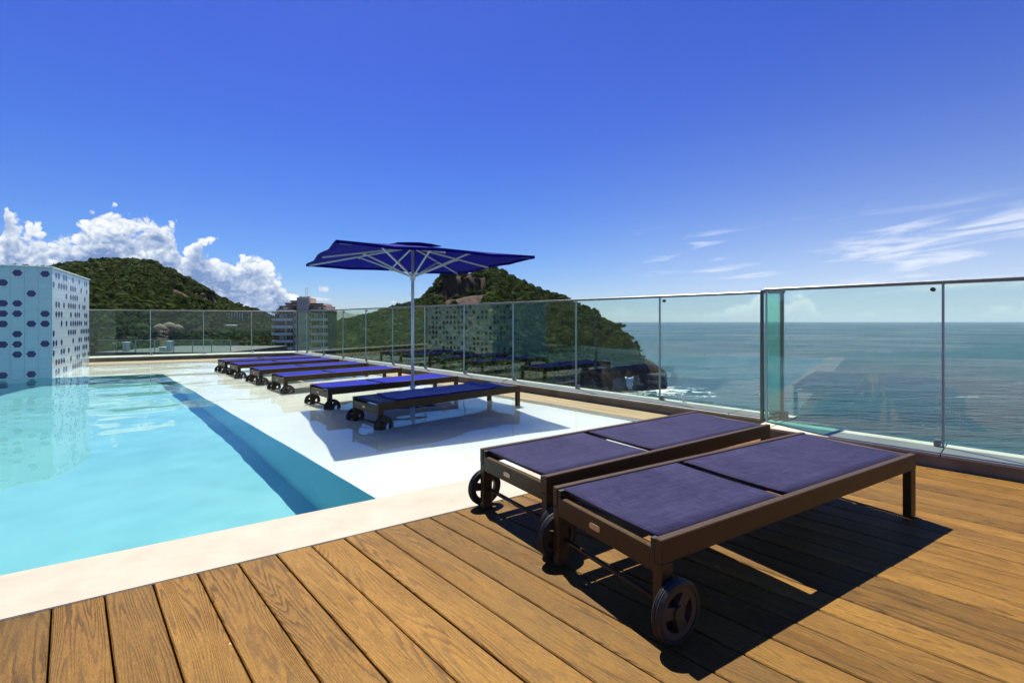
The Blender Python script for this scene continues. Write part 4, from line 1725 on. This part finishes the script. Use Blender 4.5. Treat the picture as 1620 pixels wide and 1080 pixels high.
    for i, p in enumerate(pts):
        for dy, dz in ((0, -2.0), (0, 1.5), (.8, 1.5), (.8, -2.0)):
            vs.append((p.x * (1 + dy / p.y), p.y + dy - 2.5, p.z + dz + 1.2))
    for i in range(len(pts) - 1):
        for q in range(4):
            fs.append((i * 4 + q, i * 4 + (q + 1) % 4, i * 4 + 4 + (q + 1) % 4, i * 4 + 4 + q))
    o = obj('retaining_wall', (vs, fs), M['curb'])
    tag(o, 'long low stone wall along the foot of the headland woods', 'wall')


def build_trees():
    def tree(name, p, h, r, lb, cat, tint, palm=False, flat=.75):
        root = empty(name, p)
        tag(root, lb, cat)
        bm = bmesh.new()
        lean = Vector((random.uniform(-.4, .4), 0, h))
        tube(bm, (0, 0, -1.5), lean, .32, 7, .16)
        if not palm:
            for k in range(4):
                a = k * 1.6 + .4
                tube(bm, lean * .75, lean + Vector((math.cos(a) * r * .6, math.sin(a) * r * .6, r * .25)), .14, 5, .05)
        obj('trunk', bm, M['bark'], root)
        vv, ff, base = [], [], 0
        rs = np.random.RandomState(int(h * 100))
        if palm:
            for k in range(13):
                a = k * 2.4
                L = r * (.8 + .4 * rs.rand())
                for q in range(6):
                    s0, s1 = q / 6, (q + 1) / 6
                    def pt(s, w):
                        rad = L * s
                        z = h + r * .5 * math.sin(s * 2.2) - r * .55 * s * s + (k % 3) * .25
                        return (lean.x + math.cos(a) * rad - math.sin(a) * w, math.sin(a) * rad + math.cos(a) * w, z - abs(w) * .5)
                    w0, w1 = .75 * math.sin(math.pi * min(1, s0 + .12)), .75 * math.sin(math.pi * min(1, s1 + .1))
                    for sg in (-1, 1):
                        vv.append(np.array([pt(s0, 0), pt(s1, 0), pt(s1, sg * w1), pt(s0, sg * w0)]))
                        ff += [(base, base + 1, base + 2), (base, base + 2, base + 3)]
                        base += 4
        else:
            for k in range(9):
                v, f = crown_mesh(40 + k, 60)
                d = rs.normal(size=3); d[2] = abs(d[2]) * .5
                d = d / np.linalg.norm(d) * r * (.62 if k else 0)
                vv.append(v * np.array([1, 1, flat]) * r * (.42 + .2 * rs.rand()) + d * np.array([1, 1, flat]) + np.array([lean.x, 0, h + r * .2]))
                ff += (f + base).tolist(); base += len(v)
        me = bpy.data.meshes.new('crown')
        me.from_pydata(np.concatenate(vv).tolist(), [], ff)
        me.materials.append(M['leaf'])
        at = me.attributes.new('tree_tint', 'FLOAT', 'POINT')
        at.data.foreach_set('value', np.full(len(me.vertices), tint, np.float32))
        link(bpy.data.objects.new('crown', me), root)
    tree('palm_tree', on_terrain(1014, 566, 300, 400), 5.2, 2.6, 'lone palm at the tip of the headland above the rocks', 'palm', .25, True)
    tree('palm_tree', on_terrain(1018, 570, 300, 400), 3.0, 2.0, 'low bushy palm just below the lone palm at the headland tip', 'palm', .3, True)
    tree('tree', on_terrain(982, 528, 300, 400), 5.5, 4.2, 'open crowned tree on the seaward skyline of the headland', 'tree', .3)
    tree('tree', on_terrain(908, 547, 200, 400), 6.0, 3.6, 'slim dark tree rising from the stone wall on the headland', 'tree', .2)
    tree('broad_tree', on_terrain(884, 547, 190, 400), 4.0, 6.0, 'wide yellow green tree just above the left half of the stone wall', 'tree', .72, False, .6)
    tree('broad_tree', on_terrain(864, 552, 190, 400), 3.4, 4.6, 'rounded yellow green tree at the left end of the stone wall', 'tree', .78, False, .65)
    tree('broad_tree', on_terrain(757, 436, 250, 440), 3.0, 4.5, 'light green tree on the summit above the bare rock face', 'tree', .85, False, .7)
    tree('tree', on_terrain(620, 491, 250, 520), 3.2, 3.0, 'small spiky tree on the low saddle left of the parasol pole', 'tree', .2)
    # small white hut on the summit
    p = on_terrain(756, 424, 250, 432)
    bm = bmesh.new()
    box(bm, -2.6, 2.6, -1.5, 1.5, -1, 3.0)
    box(bm, -3.0, 3.0, -1.9, 1.9, 3.02, 3.35)
    root = obj('summit_hut', bm, M['white'], loc=p + Vector((0, 0, 2.2)))
    tag(root, 'tiny white hut on the wooded summit under the parasol edge', 'hut')
    # white outfall at the foot of the rocks
    p = on_terrain(994, 606, 330, 372)
    vs, fs = [], []
    n = 9
    for i in range(n + 1):
        s = i / n
        w = 2.9 * (1 - .55 * s)
        for j in range(7):
            f = j / 6 - .5
            vs.append((p.x + f * 2 * w + .25 * math.sin(i * 1.7 + j), p.y - 3.0 - 1.4 * s + .5 * math.cos(j * 2.1 + i), p.z + 3.5 - 8.0 * s + (.5 if i == 0 else 0) * abs(f) * 4))
    for i in range(n):
        for j in range(6):
            fs.append((i * 7 + j, i * 7 + j + 1, (i + 1) * 7 + j + 1, (i + 1) * 7 + j))
    o = obj('cascade', (vs, fs), M['white'], smooth=True)
    sm = o.modifiers.new('thick', 'SOLIDIFY'); sm.thickness = .5
    tag(o, 'white water cascade running down the dark rocks of the headland', 'cascade')


def build_small():
    # white peg standing outside the fence
    p = P(GLASS_FAR + .06, 2.88, .111)
    bm = bmesh.new()
    tube(bm, (0, 0, 0), (0, 0, .075), .014, 10, .022)
    tube(bm, (0, 0, .0755), (0, 0, .09), .022, 10, .016)
    o = obj('marker_peg', bm, M['white'], loc=p)
    tag(o, 'small white peg on the curb behind the glass, left of the teal pane', 'peg')
    # thin cable trailing over the curb
    for t, lb in ((5.95, 'thin black cable drooping over the curb right of the parasol pole'),):
        bm = bmesh.new()
        pts = [P(GLASS_FAR - .05, t, .118), P(CURB_FAR + .12, t - .05, .118), P(CURB_FAR - .03, t - .16, .112), P(CURB_FAR - .05, t - .22, .05), P(CURB_FAR - .10, t - .34, .006), P(CURB_FAR - .16, t - .55, .006)]
        for a, b2 in zip(pts[:-1], pts[1:]):
            tube(bm, a, b2, .005, 6)
        tag(obj('cable', bm, M['rubber']), lb, 'cable')


# ------------------------------------------------------------------ build
build_sea()
build_hills()
build_hillside()
build_mountains()
build_pool()
build_deck()
build_curbs()
build_fences()
build_hexwall()
build_apartment()
build_garden_things()
build_trees()
build_forest()
build_umbrella()
build_loungers()
build_small()
build_haze()
